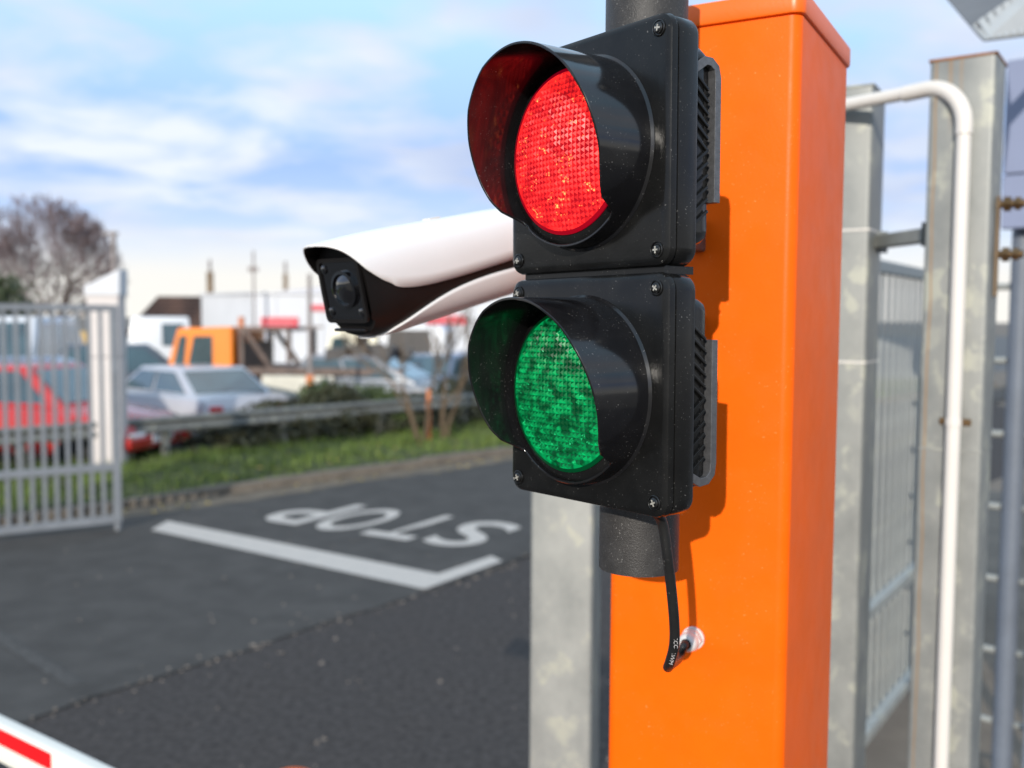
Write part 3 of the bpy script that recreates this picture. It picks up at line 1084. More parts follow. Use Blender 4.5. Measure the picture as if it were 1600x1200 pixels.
def post(label, u, y, yaw, w, d, v_top, material, rusty=False):
    p = at(u, 500, y)
    zt = at(u, v_top, y).z
    a = R(yaw)
    M = frame((p.x, p.y, 0), (math.cos(a), -math.sin(a), 0), (math.sin(a), math.cos(a), 0), Z0)
    t = thing('gate_post', label, 'post', M, 'galvanised posts beside the entrance')
    b = MB().prism(rrect(w, d, 0.008, 4), -(zt - 0.012), -0.006)
    me_o = b.build('column', material, None, smooth=40)
    me_o.parent = t
    me_o.location = (0, 0, zt)
    WM[me_o.name] = M @ Matrix.Translation((0, 0, zt))
    MB(M).box((0, 0, zt - 0.003), (w + 0.004, d + 0.004, 0.0055)).build('top_plate', M_rust if rusty else material, t, bevel=0.001)
    MB(M).box((0, 0, 0.006), (w + 0.12, d + 0.12, 0.011)).build('foot_plate', material, t, bevel=0.002)
    return t, M, zt


P3, MP3, zt3 = post('pale galvanised post rising below the traffic light, left of the orange column', 889, 2.05, 14, 0.132, 0.12, 112, M_galv_a)
P1, MP1, zt1 = post('galvanised post directly right of the orange column, with thin ties round it', 1312, 2.30, 30.5, 0.15, 0.15, 146, M_galv_c)
P2, MP2, zt2 = post('galvanised post with rusty top and brown streaks behind the white pipe', 1499, 2.02, 34.5, 0.122, 0.122, 97, M_galv_b, True)
for v in (360, 568):
    zz = at(1345, v, 2.2).z
    tb = MB(MP1)
    ring = rrect(0.153, 0.153, 0.008, 4)
    tb.loft([[(x, y, zz) for x, y in ring], [(x, y, zz + 0.0045) for x, y in ring]], cap=False)
    tb.build('tie', M_pvc, P1)
tb = MB(MP2)
zz = at(1545, 707, 1.95).z
ring = rrect(0.125, 0.125, 0.008, 4)
tb.loft([[(x, y, zz) for x, y in ring], [(x, y, zz + 0.004) for x, y in ring]], cap=False).build('tie', M_galv_a, P2)

# camera bracket from the tall post behind the light
jb = MB()
j0 = MC @ Vector((-0.028, 0, 0))
j1 = MP3 @ Vector((0.0, -0.064, j0.z + 0.03))
ar = thing('camera_bracket', 'white bracket holding the security camera to the pale post', 'bracket', Matrix.Translation(j1))
MB(MP3).box((0, -0.0675, j0.z + 0.03), (0.10, 0.012, 0.12)).build('wall_plate', M_white_cam, ar, bevel=0.003)
MB().tube(smooth_path([MP3 @ Vector((0, -0.0737, j0.z + 0.03)), MP3 @ Vector((0, -0.15, j0.z + 0.03)), (j0 + MP3 @ Vector((0, -0.20, j0.z))) / 2, MC @ Vector((-0.034, 0, 0))]), 0.016, 16).build('arm', M_white_cam, ar, smooth=50)

# rail between the two right posts
pa, pb = MP1 @ Vector((0.0755, 0.02, 0)), MP2 @ Vector((-0.0615, 0.02, 0))
za = at(1400, 377, 2.25).z
dv = (pb - pa)
rl = thing('cross_rail', 'short galvanised rail bridging the gap between the two right posts', 'rail', Matrix.Translation((pa.x, pa.y, za)))
ang = math.atan2(dv.y, dv.x)
Mr = Matrix.Translation(((pa.x + pb.x) / 2, (pa.y + pb.y) / 2, za)) @ Matrix.Rotation(ang, 4, 'Z')
MB(Mr).box((0, 0, 0), (dv.length - 0.004, 0.035, 0.030)).build('bar', M_galv_c, rl, bevel=0.003)
for sx in (-1, 1):
    MB(Mr).box((sx * (dv.length / 2 - 0.001), 0, 0), (0.003, 0.05, 0.05)).build('end_plate', M_galv_c, rl)

# white conduit
cy0 = -0.061 - 0.018
pc = MP2 @ Vector((0.010, cy0 - 0.001, 0))
dep = (pc - EYE).y
e1 = at(1504, 215, dep)
zc_top = at(1440, 126, dep).z
base = Vector((pc.x, pc.y, 0))
left_end = at(1290, 138, dep + 0.28)
left_end.z = zc_top + 0.004
elbow = []
hd = Vector((left_end.x - base.x, left_end.y - base.y, 0)).normalized()
rad = 0.085
cen = base + hd * rad + Z0 * (zc_top - rad)
for k in range(13):
    a = PI / 2 * k / 12
    elbow.append(cen - hd * rad * math.cos(a) + Z0 * rad * math.sin(a))
pp = thing('conduit_pipe', 'white plastic conduit bending over and running down the rusty topped post', 'pipe', Matrix.Translation(base))
MB().tube([base + Z0 * 0.02, elbow[0]], 0.0140, 20).build('riser', M_pvc, pp, smooth=60)
MB().tube([elbow[-1], left_end], 0.0140, 20).build('crossing', M_pvc, pp, smooth=60)
MB().tube([elbow[0] - Z0 * 0.018] + elbow + [elbow[-1] + hd * 0.05], 0.0163, 20).build('elbow', M_pvc, pp, smooth=60)
zk = at(1490, 660, dep).z
Mk = MP2
MB(Mk).box((0.010, -0.0640, zk), (0.060, 0.005, 0.014)).build('clip', M_brass, pp, bevel=0.002)
MB().lathe([(0.0142, zk - 0.007), (0.0158, zk - 0.007), (0.0158, zk + 0.007), (0.0142, zk + 0.007)], 20, M=Matrix.Translation(base), cap=False).build('clip_ring', M_pvc, pp, smooth=50)

# picket fence behind the two right posts
f0 = ground(1350, 1190)
f0 = at(1350, 1163, 4.83)
FD = Vector((0.566, 0.824, 0)).normalized()
FNv = Vector((-FD.y, FD.x, 0))
fm = frame((f0.x, f0.y, 0), FD, FNv, Z0)
fen = thing('picket_fence', 'tall galvanised picket fence running away between the two right posts', 'fence', fm)
FL = 3.3
top_z, bot_z, mid_z = 2.47, 0.10, 0.74
for z_, h_ in ((top_z, 0.06), (mid_z, 0.06), (bot_z, 0.06)):
    MB(fm).box((FL / 2 - 0.1, 0, z_), (FL, 0.05, h_)).build('rail', M_galv_fence, fen, bevel=0.004)
pk = MB(fm).box((0, 0.032, (top_z + bot_z) / 2 - 0.01), (0.040, 0.012, top_z - bot_z - 0.02)).build('picket', M_galv_fence, fen, bevel=0.002)
pk.matrix_local = Matrix.Translation((-0.05, 0, 0))
for k in range(1, 24):
    inst(pk, Matrix.Translation((-0.05 + k * 0.136, 0, 0)))
MB(fm).box((-0.22, -0.005, 1.28), (0.05, 0.07, 2.54)).build('end_post', M_bluepanel, fen, bevel=0.004)
MB(fm).box((FL - 0.1, 0.075, 1.25), (0.06, 0.06, 2.5)).build('post', M_galv_fence, fen, bevel=0.004)

# turnstile at the right edge
tp = at(1585, 700, 3.6)
tsx = thing('turnstile', 'slate grey full height turnstile with bar arms at the right edge', 'turnstile', yawm((tp.x, tp.y, 0), R(-32)))
Mt = WM[tsx.name]
MB(Mt).lathe([(0.036, 0.01), (0.036, 2.72)], 20).build('column', M_slate, tsx, smooth=50)
MB(Mt).lathe([(0.12, 0.0), (0.12, 0.0098)], 24).build('base_plate', M_slate, tsx)
arm0 = None
for k in range(9):
    z = 0.14 + k * 0.274
    if arm0 is None:
        arm0 = MB(Mt).tube([(-0.037, 0, 0), (-0.085, 0.01, 0)], 0.013, 10).tube([(0.037, 0, 0), (0.34, -0.05, 0)], 0.013, 10).build('arm', M_galv_a, tsx, smooth=50)
        arm0.matrix_local = Matrix.Translation((0, 0, z))
    else:
        inst(arm0, Matrix.Translation((0, 0, z)))
tw = thing('turnstile_shelter', 'pale blue grey sheet metal shelter panel over the turnstile at right', 'panel', yawm((1.905, 3.45, 0), R(-40)))
Mw = WM[tw.name]
MB(Mw).box((1.325, 0, 2.93), (3.0, 0.05, 0.40)).build('upper_sheet', M_bluepanel, tw, bevel=0.004)  # both sheets lengthened out of view to dim the sky reflected in the column
MB(Mw).box((1.325, 0, 2.63), (3.0, 0.05, 0.19)).build('lower_sheet', M_bluepanel, tw, bevel=0.004)
MB(Mw).box((1.65, 0.02, 1.26), (2.3, 0.05, 2.5)).build('unseen_dark_wall', M_slate, tw, bevel=0.004)  # added out of view so the column's side mirrors slate, not bright sky
for sx in (-0.02, 0.34, 2.7):
    MB(Mw).box((sx, 0.06, 1.56), (0.05, 0.06, 3.12)).build('support', M_slate, tw, bevel=0.003)
# hinge bolts on the right post
hb = thing('hinge_bolts', 'pair of brassy hinge bolts on the shaded flank of the rusty topped post', 'hinge',
           MP2 @ Matrix.Translation((0.0635, 0, at(1575, 370, 2.1).z)))
Mh = WM[hb.name]
for v in (330, 404):
    dz = at(1575, v, 2.1).z - at(1575, 370, 2.1).z
    MB(Mh).tube([(-0.002, 0, dz), (0.05, 0, dz)], 0.008, 10).build('bolt', M_brass, hb, smooth=50)
    MB(Mh).prism([(0.016 * math.cos(PI / 3 * k), 0.016 * math.sin(PI / 3 * k) + dz) for k in range(6)], 0.012, 0.024, 'x').build('nut', M_brass, hb)
    MB(Mh).prism([(0.014 * math.cos(PI / 3 * k), 0.014 * math.sin(PI / 3 * k) + dz) for k in range(6)], 0.032, 0.042, 'x').build('nut', M_brass, hb)
MB(Mh).box((0.002, 0.0, -0.03), (0.005, 0.02, 0.20)).build('backing_plate', M_chim, hb)

# floodlight over the turnstile
fA, fB, fC, fD = at(1516, 42, 2.40), at(1536, 66, 2.34), at(1725, 44, 2.52), at(1725, -106, 2.62)
fX = at(1470, -12, 2.66) - fA
fld = thing('floodlight', 'grey floodlight with a ribbed pale front overhanging at upper right', 'floodlight', Matrix.Translation(fA))
MB().loft([[fA, fB, fC, fD], [p + fX for p in (fA, fB, fC, fD)]]).build('lamp_body', M_lampbody, fld, bevel=0.004)
fn = (fC - fB).cross(fA - fB).normalized()
if fn.dot(EYE - fA) < 0:
    fn = -fn
gp = MB()
q_ = [fA.lerp(fC, 0.012), fB.lerp(fD, 0.012), fC.lerp(fA, 0.012), fD.lerp(fB, 0.012)]
gp.loft([[p + fn * 0.0004 for p in q_], [p + fn * 0.004 for p in q_]])
for k in range(16):
    t0_, t1_ = 0.04 + k * 0.058, 0.04 + k * 0.058 + 0.046
    q_ = [fA.lerp(fD, t0_), fA.lerp(fD, t1_), fB.lerp(fC, t1_), fB.lerp(fC, t0_)]
    cq = sum(q_, Vector()) / 4
    q_ = [cq + (p - cq) * 0.93 + fn * 0.0042 for p in q_]
    gp.loft([q_, [p + fn * 0.003 for p in q_]])
gp.build('ribbed_glass', M_lampglass, fld)
fm_ = (fC + fD) / 2 + fX * 0.5
MB().tube([fm_, fm_ + Vector((0.15, 0.08, 0.10)), (fm_.x + 0.32, fm_.y + 0.16, fm_.z - 0.02), (fm_.x + 0.32, fm_.y + 0.16, 0.0)], 0.025, 10).build('mast', M_slate, fld, smooth=50)

# ------------------------------------------------------------------ barrier boom, lower left
b0 = at(0, 1153, 2.0)
BD = Vector((0.813, -0.582, 0)).normalized()
BNn = Vector((-BD.y, BD.x, 0))
bm_M = frame((b0.x, b0.y, b0.z), BD, BNn, Z0)
bo = thing('barrier_boom', 'white barrier boom with a red reflective strip crossing the lower left corner', 'barrier', bm_M)
MB(bm_M).prism(rrect(0.035, 0.081, 0.007, 4), -0.09, 0.72, 'x').build('boom', M_boom, bo, smooth=40)
for xx in (0.108, 0.55):
    MB(bm_M).box((xx, -0.0182, 0.0185), (0.25, 0.0009, 0.034)).build('reflective_strip', M_red_film, bo)
MB(bm_M).box((0.31, 0, -0.0443), (0.8, 0.025, 0.007)).build('rubber_edge', M_darkband, bo, bevel=0.001)
# barrier cabinet below the frame, its rounded orange top just showing
bc = at(456, 1212, 1.72)
bt = thing('barrier_cabinet', 'orange barrier cabinet whose rounded top just peeps in at the bottom edge', 'barrier', yawm((bc.x, bc.y, 0), R(-30)))
Mq = WM[bt.name]
hh = bc.z
sec = []
for z, k in ((0.012, 1.0), (hh - 0.09, 1.0), (hh - 0.045, 0.96), (hh - 0.015, 0.75), (hh, 0.30)):
    sec.append([(x * k, y * k, z) for x, y in rrect(0.16, 0.16, 0.05, 5)])
MB(Mq).loft(sec).build('casing', M_orange, bt, smooth=50)
MB(Mq).box((0, 0, 0.006), (0.24, 0.24, 0.011)).build('base_plate', M_orange_cap, bt)

# ------------------------------------------------------------------ steel gate, left
g0 = Vector((-4.04, 10.0, 0))
GD = Vector((-0.83, -0.557, 0)).normalized()
gM = frame(g0, GD, Vector((-GD.y, GD.x, 0)), Z0)
gt = thing('barred_gate', 'open grey steel gate of upright bars at the left edge', 'gate', gM)
GL = 1.9
ztop_g, zmid_g, zbot_g = 2.29, 0.66, 0.115
MB(gM).box((0.035, 0, (ztop_g + zbot_g) / 2), (0.075, 0.06, ztop_g - zbot_g + 0.06)).build('stile', M_gate, gt, bevel=0.005)
for z_, h_ in ((ztop_g, 0.065), (zmid_g, 0.075), (zbot_g, 0.075)):
    MB(gM).box((GL / 2 + 0.075, 0, z_), (GL, 0.05, h_)).build('rail', M_gate, gt, bevel=0.005)
bu = MB(gM).box((0, 0, (ztop_g + zmid_g) / 2 + 0.0025), (0.038, 0.022, ztop_g - zmid_g - 0.072)).build('bar', M_gate, gt, bevel=0.003)
bl = MB(gM).box((0, 0, (zmid_g + zbot_g) / 2), (0.038, 0.022, zmid_g - zbot_g - 0.076)).build('bar', M_gate, gt, bevel=0.003)
for k in range(17):
    x = 0.165 + k * 0.110
    if k == 0:
        bu.matrix_local = bl.matrix_local = Matrix.Translation((x, 0, 0))
    else:
        inst(bu, Matrix.Translation((x, 0, 0)))
        inst(bl, Matrix.Translation((x, 0, 0)))
MB(gM).box((GL + 0.1, 0, 1.25), (0.1, 0.1, 2.5)).build('hanging_post', M_gate, gt, bevel=0.006)
MB(gM).lathe([(0.03, 0.004), (0.03, 0.078)], 12, M=Matrix.Translation((0.036, 0, 0))).build('drop_bolt', M_gate, gt)

# white pillar behind the gate stile
wp = at(170, 672, 13.4)
wt_ = thing('white_pillar', 'pinkish white square pillar with a sloping cap behind the gate end', 'pillar', yawm((wp.x, wp.y, 0), R(4)))
Mwp = WM[wt_.name]
zp = at(170, 462, 13.4).z
zj = at(170, 557, 13.4).z
MB(Mwp).box((0, 0, (zj + 0.1) / 2 - 0.004), (0.43, 0.30, zj - 0.1 - 0.008)).build('lower_shaft', M_pillar, wt_, bevel=0.01)
MB(Mwp).box((0, 0, (zj + zp) / 2), (0.43, 0.30, zp - zj)).build('upper_shaft', M_pillar, wt_, bevel=0.01)
MB(Mwp).prism([(-0.23, zp + 0.002), (0.235, zp + 0.002), (0.245, zp + 0.36), (0.20, zp + 0.34), (-0.235, zp + 0.12)], -0.17, 0.17, 'y').build('cap', M_wall_white, wt_, bevel=0.008)

# ------------------------------------------------------------------ guard rail
r0, r1 = Vector((-6.6, 12.62, 0)), Vector((1.4, 20.3, 0))
r0 = kp(-3.2, 2.45)
r1 = kp(11.5, 2.45)
RD = (r1 - r0).normalized()
rM = frame(r0, RD, Vector((-RD.y, RD.x, 0)), Z0)
gre = thing('guard_rail', 'weathered steel guard rail on short posts along the back of the verge', 'guard rail', rM)
prof = [(0, .155), (-.03, .14), (-.045, .09), (-.03, .045), (-.004, .02), (-.004, -.02), (-.03, -.045), (-.045, -.09), (-.03, -.14), (0, -.155)]
prof = prof + [(y + 0.008, z) for y, z in reversed(prof)]
for k in range(4):
    a = k * 3.7
    MB(rM).loft([[(a + 0.002, y, z * 0.75 + 0.66) for y, z in prof], [(a + 3.698, y, z * 0.75 + 0.66) for y, z in prof]]).build('beam', M_rail, gre, smooth=35)
pst = MB(rM).box((0, 0.065, 0.37), (0.10, 0.11, 0.72)).build('post', M_rail, gre, bevel=0.008)
for k in range(8):
    if k == 0:
        pst.matrix_local = Matrix.Translation((0.3, 0, 0))
    else:
        inst(pst, Matrix.Translation((0.3 + k * 2.0, 0, 0)))

# ------------------------------------------------------------------ vehicles in the yard
def wheel(parent, M, x, y, r=0.31, w=0.20):
    Mx = M @ Matrix.Translation((x, y, r))
    t_ = MB(Mx).lathe([(r * 0.62, -w / 2), (r * 0.94, -w / 2), (r, -w / 3), (r, w / 3), (r * 0.94, w / 2), (r * 0.62, w / 2)], 28, 'y').build('wheel', M_tyre, parent, smooth=40)
    MB(Mx).lathe([(r * 0.15, -w * 0.42), (r * 0.60, -w * 0.46), (r * 0.60, w * 0.46), (r * 0.15, w * 0.42)], 20, 'y').build('rim', M_rim, t_, smooth=40)


def car(name, label, cat, loc, yaw, paint, L=4.3, W=1.72, prof=None, cab=None, belt=0.90, roof=1.42, group='vehicles parked in the yard', lights=True, wheels=0.31, rear=(-0.88, 0.88, 0.16, 0.88), glazed=True):
    """prof: (x, top z) along the body from rear (-L/2) to front; cab: x of rear base, rear roof, front roof, front base"""
    M = yawm(loc, yaw)
    t_ = thing(name, label, cat, M, group)
    hw = W / 2
    secs = []
    for x, zt in prof:
        e = abs(x) / (L / 2)
        k = 1 - 0.14 * max(0, (e - 0.72) / 0.28) ** 2
        zb = 0.24 + 0.10 * max(0, (e - 0.8) / 0.2)
        zm = zb + (zt - zb) * 0.55
        h = hw * k
        ring = [(-h * .94, zb), (-h, zb + 0.10), (-h * 1.0, zm), (-h * .95, zt - 0.05), (-h * .86, zt), (0, zt + 0.015), (h * .86, zt), (h * .95, zt - 0.05), (h, zm), (h, zb + 0.10), (h * .94, zb)]
        secs.append([(x, y, z) for y, z in ring])
    MB(M).loft(secs).build('body', paint, t_, smooth=32)
    xr0, xr1, xf1, xf0 = cab
    hb_, hr = hw * 0.86, hw * 0.70
    zb = belt - 0.06
    q = []
    for z, fr_ in ((zb, 0.0), (roof - 0.05, 0.93), (roof - 0.012, 0.985), (roof, 1.0)):
        a = xr0 + (xr1 - xr0) * fr_
        b = xf0 + (xf1 - xf0) * fr_
        h = hb_ + (hr - hb_) * fr_
        ins = 0.0 if z < roof - 0.02 else 0.05
        q.append([(a + ins * (z >= roof), -h + ins * (z >= roof), z), (b - ins * (z >= roof), -h + ins * (z >= roof), z), (b - ins * (z >= roof), h - ins * (z >= roof), z), (a + ins * (z >= roof), h - ins * (z >= roof), z)])
    MB(M).loft(q).build('cabin', paint, t_, bevel=0.02, smooth=40)

    def pt(fx, fz, side):
        """point on the cabin side: fx 0..1 from rear to front, fz 0..1 from belt to roof"""
        a = xr0 + (xr1 - xr0) * fz
        b = xf0 + (xf1 - xf0) * fz
        h = hb_ + (hr - hb_) * fz + 0.006
        return Vector((a + (b - a) * fx, side * h, zb + (roof - zb) * fz))

    def pane(name_, pts):
        p = [Vector(v) for v in pts]
        nn = (p[1] - p[0]).cross(p[2] - p[0]).normalized() * 0.012
        c0 = sum(p, Vector()) / len(p)
        if nn.dot(c0 - Vector(((xr0 + xf0) / 2, 0, (zb + roof) / 2))) < 0:
            nn = -nn
        MB(M).loft([[v - nn for v in p], [v + nn for v in p]]).build(name_, M_carglass, t_)
    l0, l1 = 0.16, 0.86
    for sd in ((-1, 1) if glazed else ()):
        pane('side_window', [pt(0.06, l0, sd), pt(0.47, l0, sd), pt(0.47, l1, sd), pt(0.10, l1, sd)])
        pane('side_window', [pt(0.51, l0, sd), pt(0.93, l0, sd), pt(0.90, l1, sd), pt(0.51, l1, sd)])

    def end(fy, fz, front):
        x = (xf0 + (xf1 - xf0) * fz) if front else (xr0 + (xr1 - xr0) * fz)
        h = hb_ + (hr - hb_) * fz
        return Vector((x + (0.006 if front else -0.006), h * fy, zb + (roof - zb) * fz))
    for front, nm in ((True, 'windscreen'), (False, 'rear_window')):
        ya_, yb_, za_, zb_ = (-0.88, 0.88, l0, 0.88) if front else rear
        pane(nm, [end(ya_, za_, front), end(yb_, za_, front), end(yb_, zb_, front), end(ya_, zb_, front)])
    for x in (-L * 0.31, L * 0.31):
        for sd in (-1, 1):
            wheel(t_, M, x, sd * (hw - 0.09), wheels)
    if lights:
        zr, zf = prof[1][1] - 0.20, prof[-2][1] - 0.16
        for sd in (-1, 1):
            MB(M).box((-L / 2 + 0.09, sd * hw * 0.70, zr), (0.20, 0.24, 0.13)).build('tail_light', M_tail, t_, bevel=0.03)
            MB(M).box((L / 2 - 0.07, sd * hw * 0.62, zf), (0.20, 0.34, 0.15)).build('headlight', M_head, t_, bevel=0.03)
    for sg in (-1, 1):
        MB(M).box((sg * (L / 2 - 0.03), 0, 0.45), (0.16, W * 0.90, 0.16)).build('bumper', paint, t_, bevel=0.04)
        MB(M).box((sg * (L / 2 + 0.052), 0, 0.47), (0.012, 0.50, 0.11)).build('number_plate', M_white_van, t_)
    return t_, M


def gnd(u, y):
    p = at(u, 500, y)
    return (p.x, p.y, 0.0)


SED = [(-2.2, 0.62), (-2.12, 0.93), (-1.6, 0.96), (-1.0, 0.95), (0.6, 0.93), (1.1, 0.90), (1.8, 0.82), (2.1, 0.72), (2.2, 0.56)]
HAT = [(-2.0, 0.70), (-1.92, 0.92), (-1.2, 0.94), (0.5, 0.93), (1.1, 0.88), (1.7, 0.78), (1.92, 0.66), (2.0, 0.52)]
VAN = [(-2.4, 0.95), (-2.36, 1.10), (-1.0, 1.12), (0.9, 1.12), (1.5, 1.05), (2.1, 0.92), (2.32, 0.75), (2.4, 0.60)]
car('parked_car', 'red hatchback facing right behind the bars of the grey gate', 'car', gnd(62, 14.6), R(-14), M_red_car, 4.0, 1.7, HAT, (-1.95, -1.55, 0.25, 1.0), 0.93, 1.50)
car('parked_car', 'silver saloon seen from its rear corner between the gate and the guard rail', 'car', gnd(284, 17.9), R(137), M_silver_car, 4.6, 1.84, [(a * 1.045, b * 0.95) for a, b in SED], (-1.80, -1.02, 0.27, 1.10), 0.90, 1.33)
car('parked_car', 'dark blue car whose windows show over the silver saloon roof', 'car', gnd(215, 21.5), R(20), M_dark_car, 4.0, 1.72, HAT, (-1.9, -1.4, 0.2, 1.0), 1.0, 1.62)
car('parked_car', 'slate blue car standing behind the red hatchback, left edge', 'car', gnd(60, 18.6), R(8), M_blue_car, 4.3, 1.72, SED, (-1.7, -1.0, 0.3, 1.1), 0.94, 1.44)
car('parked_car', 'grey hatchback with sloping windscreen right of the tow truck bed', 'car', gnd(606, 20.3), R(-14), M_grey_car, 4.0, 1.7, HAT, (-1.95, -1.55, -0.1, 0.9), 0.96, 1.44)
car('parked_car', 'blue grey saloon behind the bare saplings, left of the green lamp', 'car', gnd(672, 22.5), R(-100), M_blue_car, 4.3, 1.72, SED, (-1.7, -1.0, 0.3, 1.1), 0.94, 1.40)
car('parked_car', 'pale blue saloon partly hidden by the green lamp hood', 'car', gnd(772, 23.5), R(-70), M_blue_car, 4.3, 1.74, SED, (-1.7, -1.0, 0.3, 1.1), 0.94, 1.42)
car('parked_van', 'tall white van with rounded roof seen from behind above the dark blue car', 'van', gnd(254, 27.5), R(108), M_white_van, 4.8, 1.95, VAN, (-2.38, -2.22, 0.9, 1.75), 1.12, 2.22, wheels=0.33, rear=(-0.82, -0.06, 0.34, 0.84), glazed=False)
car('parked_van', 'white van with dark windows behind the gate bars at far left', 'van', gnd(28, 23), R(-82), M_white_van, 4.8, 1.95, VAN, (-2.38, -2.25, 0.9, 1.75), 1.15, 2.20, wheels=0.33)
# cream lorry: cab on the left, grey body with a broad dark window
lt = gnd(564, 25.5)
Ml = yawm(lt, R(176))
lo_t = thing('parked_lorry', 'cream lorry cab with a grey body behind it, below the security camera', 'lorry', Ml, 'vehicles parked in the yard')
MB(Ml).prism([(-0.62, 0.55), (0.70, 0.55), (0.74, 1.15), (0.58, 1.96), (-0.62, 1.98)], -0.95, 0.95, 'y').build('cab', M_cream_van, lo_t, bevel=0.05)
for sd in (-1, 1):
    MB(Ml).prism([(0.10, 1.28), (0.60, 1.28), (0.50, 1.72), (0.10, 1.72)], sd * 0.951 - 0.006, sd * 0.951 + 0.006, 'y').build('door_window', M_carglass, lo_t)
    MB(Ml).prism([(-0.42, 1.42), (-0.08, 1.42), (-0.08, 1.76), (-0.42, 1.76)], sd * 0.951 - 0.006, sd * 0.951 + 0.006, 'y').build('rear_cab_window', M_glass_dark, lo_t)
    MB(Ml).prism([(-2.02, 1.36), (-0.86, 1.36), (-0.94, 1.92), (-1.96, 1.92)], sd * 1.001 - 0.006, sd * 1.001 + 0.006, 'y').build('body_window', M_dark, lo_t)
    for x in (0.1, -1.9):
        wheel(lo_t, Ml, x, sd * 0.85, 0.38, 0.25)
MB(Ml).prism([(-2.35, 0.62), (-0.68, 0.62), (-0.68, 1.98), (-0.80, 2.04), (-2.22, 2.04), (-2.35, 1.90)], -1.0, 1.0, 'y').build('body', M_white_van, lo_t, bevel=0.04)
MB(Ml).box((-0.8, 0, 0.48), (3.0, 0.8, 0.2)).build('chassis', M_dark, lo_t)

# orange tow truck
tk = gnd(346, 21)
Mk = yawm(tk, R(180 - 6))
tk_t = thing('tow_truck', 'orange cabbed flatbed tow truck facing left beyond the silver saloon', 'truck', Mk, 'vehicles parked in the yard')
cabp = [(-0.62, 0.55), (0.80, 0.55), (0.84, 0.95), (0.80, 1.15), (0.56, 1.98), (-0.62, 2.02)]
MB(Mk).prism(cabp, -0.95, 0.95, 'y').build('cab', M_orange_truck, tk_t, bevel=0.05)
for sd in (-1, 1):
    MB(Mk).prism([(-0.20, 1.18), (0.34, 1.18), (0.20, 1.82), (-0.20, 1.82)], sd * 0.951 - 0.006, sd * 0.951 + 0.006, 'y').build('door_window', M_carglass, tk_t)
    MB(Mk).prism([(0.42, 1.18), (0.66, 1.18), (0.50, 1.82), (0.34, 1.82)], sd * 0.951 - 0.006, sd * 0.951 + 0.006, 'y').build('quarter_window', M_carglass, tk_t)
    MB(Mk).box((0.02, sd * 0.954, 1.0), (0.16, 0.02, 0.04)).build('door_handle', M_dark, tk_t)
MB(Mk).add([(0.805, -0.8, 1.20), (0.805, 0.8, 1.20), (0.595, 0.75, 1.92), (0.595, -0.75, 1.92), (0.785, -0.8, 1.19), (0.785, 0.8, 1.19), (0.575, 0.75, 1.91), (0.575, -0.75, 1.91)],
           [(0, 1, 2, 3), (7, 6, 5, 4), (0, 4, 5, 1), (1, 5, 6, 2), (2, 6, 7, 3), (3, 7, 4, 0)]).build('windscreen', M_carglass, tk_t)
MB(Mk).tube([(-0.66, 0.55, 0.9), (-0.66, 0.55, 2.22)], 0.06, 10).build('exhaust_stack', M_orange_post, tk_t, smooth=50)
hb2 = MB(Mk)
for y in (-0.85, 0.85):
    hb2.box((-0.78, y, 1.45), (0.09, 0.09, 1.1))
    hb2.add([], [])
hb2.box((-1.25, 0, 1.97), (1.1, 1.8, 0.08)).box((-1.78, -0.85, 1.62), (0.08, 0.08, 0.66)).box((-1.78, 0.85, 1.62), (0.08, 0.08, 0.66))
hb2.box((-0.80, 0, 1.35), (0.05, 1.62, 0.7))
hb2.build('headboard', M_rustframe, tk_t)
for y in (0.9, -0.9):
    MB(Mk).tube([(-0.86, y, 1.95), (-1.5, y, 1.05)], 0.06, 8).build('brace', M_rustframe, tk_t)
MB(Mk).box((-2.5, 0, 1.12), (3.3, 2.0, 0.14)).build('bed', M_rustframe, tk_t, bevel=0.01)
for sd in (-1, 1):
    MB(Mk).box((-2.0, sd * 0.985, 0.80), (1.5, 0.03, 0.46)).build('side_board', M_bedboard, tk_t, bevel=0.01)
MB(Mk).box((-1.6, 0, 0.62), (4.6, 0.8, 0.18)).build('chassis', M_dark, tk_t)
wn_ = MB(Mk)
random.seed(21)
for k in range(16):
    wn_.box((-3.25 + random.uniform(-0.55, 0.55), random.uniform(-0.8, 0.8), 1.32 + random.uniform(-0.1, 0.22)), (random.uniform(0.15, 0.5), random.uniform(0.15, 0.5), random.uniform(0.1, 0.3)))
wn_.tube([(-2.8, -0.9, 1.45), (-3.9, -0.9, 1.35)], 0.09, 10).build('winch_gear', M_dark, tk_t)
for x, y in ((-3.2, -0.98), (-3.0, -0.98)):
    MB(Mk).lathe([(0.09, 0), (0.09, 0.04), (0.04, 0.06)], 14, 'y', M=Matrix.Translation((x + (0.0), -1.02 if y < 0 else 1.02, 1.40 - (x + 3.2) * 0.5))).build('work_lamp', M_head, tk_t)
for x in (0.35, -2.6):
    for sd in (-1, 1):
        wheel(tk_t, Mk, x, sd * 0.85, 0.38, 0.25)

# mustard coloured container behind the gate bars
mp_ = gnd(140, 30)
Mm = yawm(mp_, R(6))
mc = thing('storage_container', 'low mustard brown container seen through the gate bars', 'container', Mm)
MB(Mm).box((0, 0, 0.95), (1.3, 2.0, 1.5)).build('shell', M_mustard, mc, bevel=0.02)
for x in (-0.42, 0.0, 0.42):
    MB(Mm).box((x, -1.008, 1.35), (0.22, 0.02, 0.45)).build('opening', M_dark, mc)
MB(Mm).box((0, 0, 1.73), (1.36, 2.06, 0.055)).build('lid', M_mustard, mc)
MB(Mm).box((-0.4, 0, 0.1), (0.2, 1.9, 0.195)).box((0.4, 0, 0.1), (0.2, 1.9, 0.195)).build('skid', M_dark, mc)

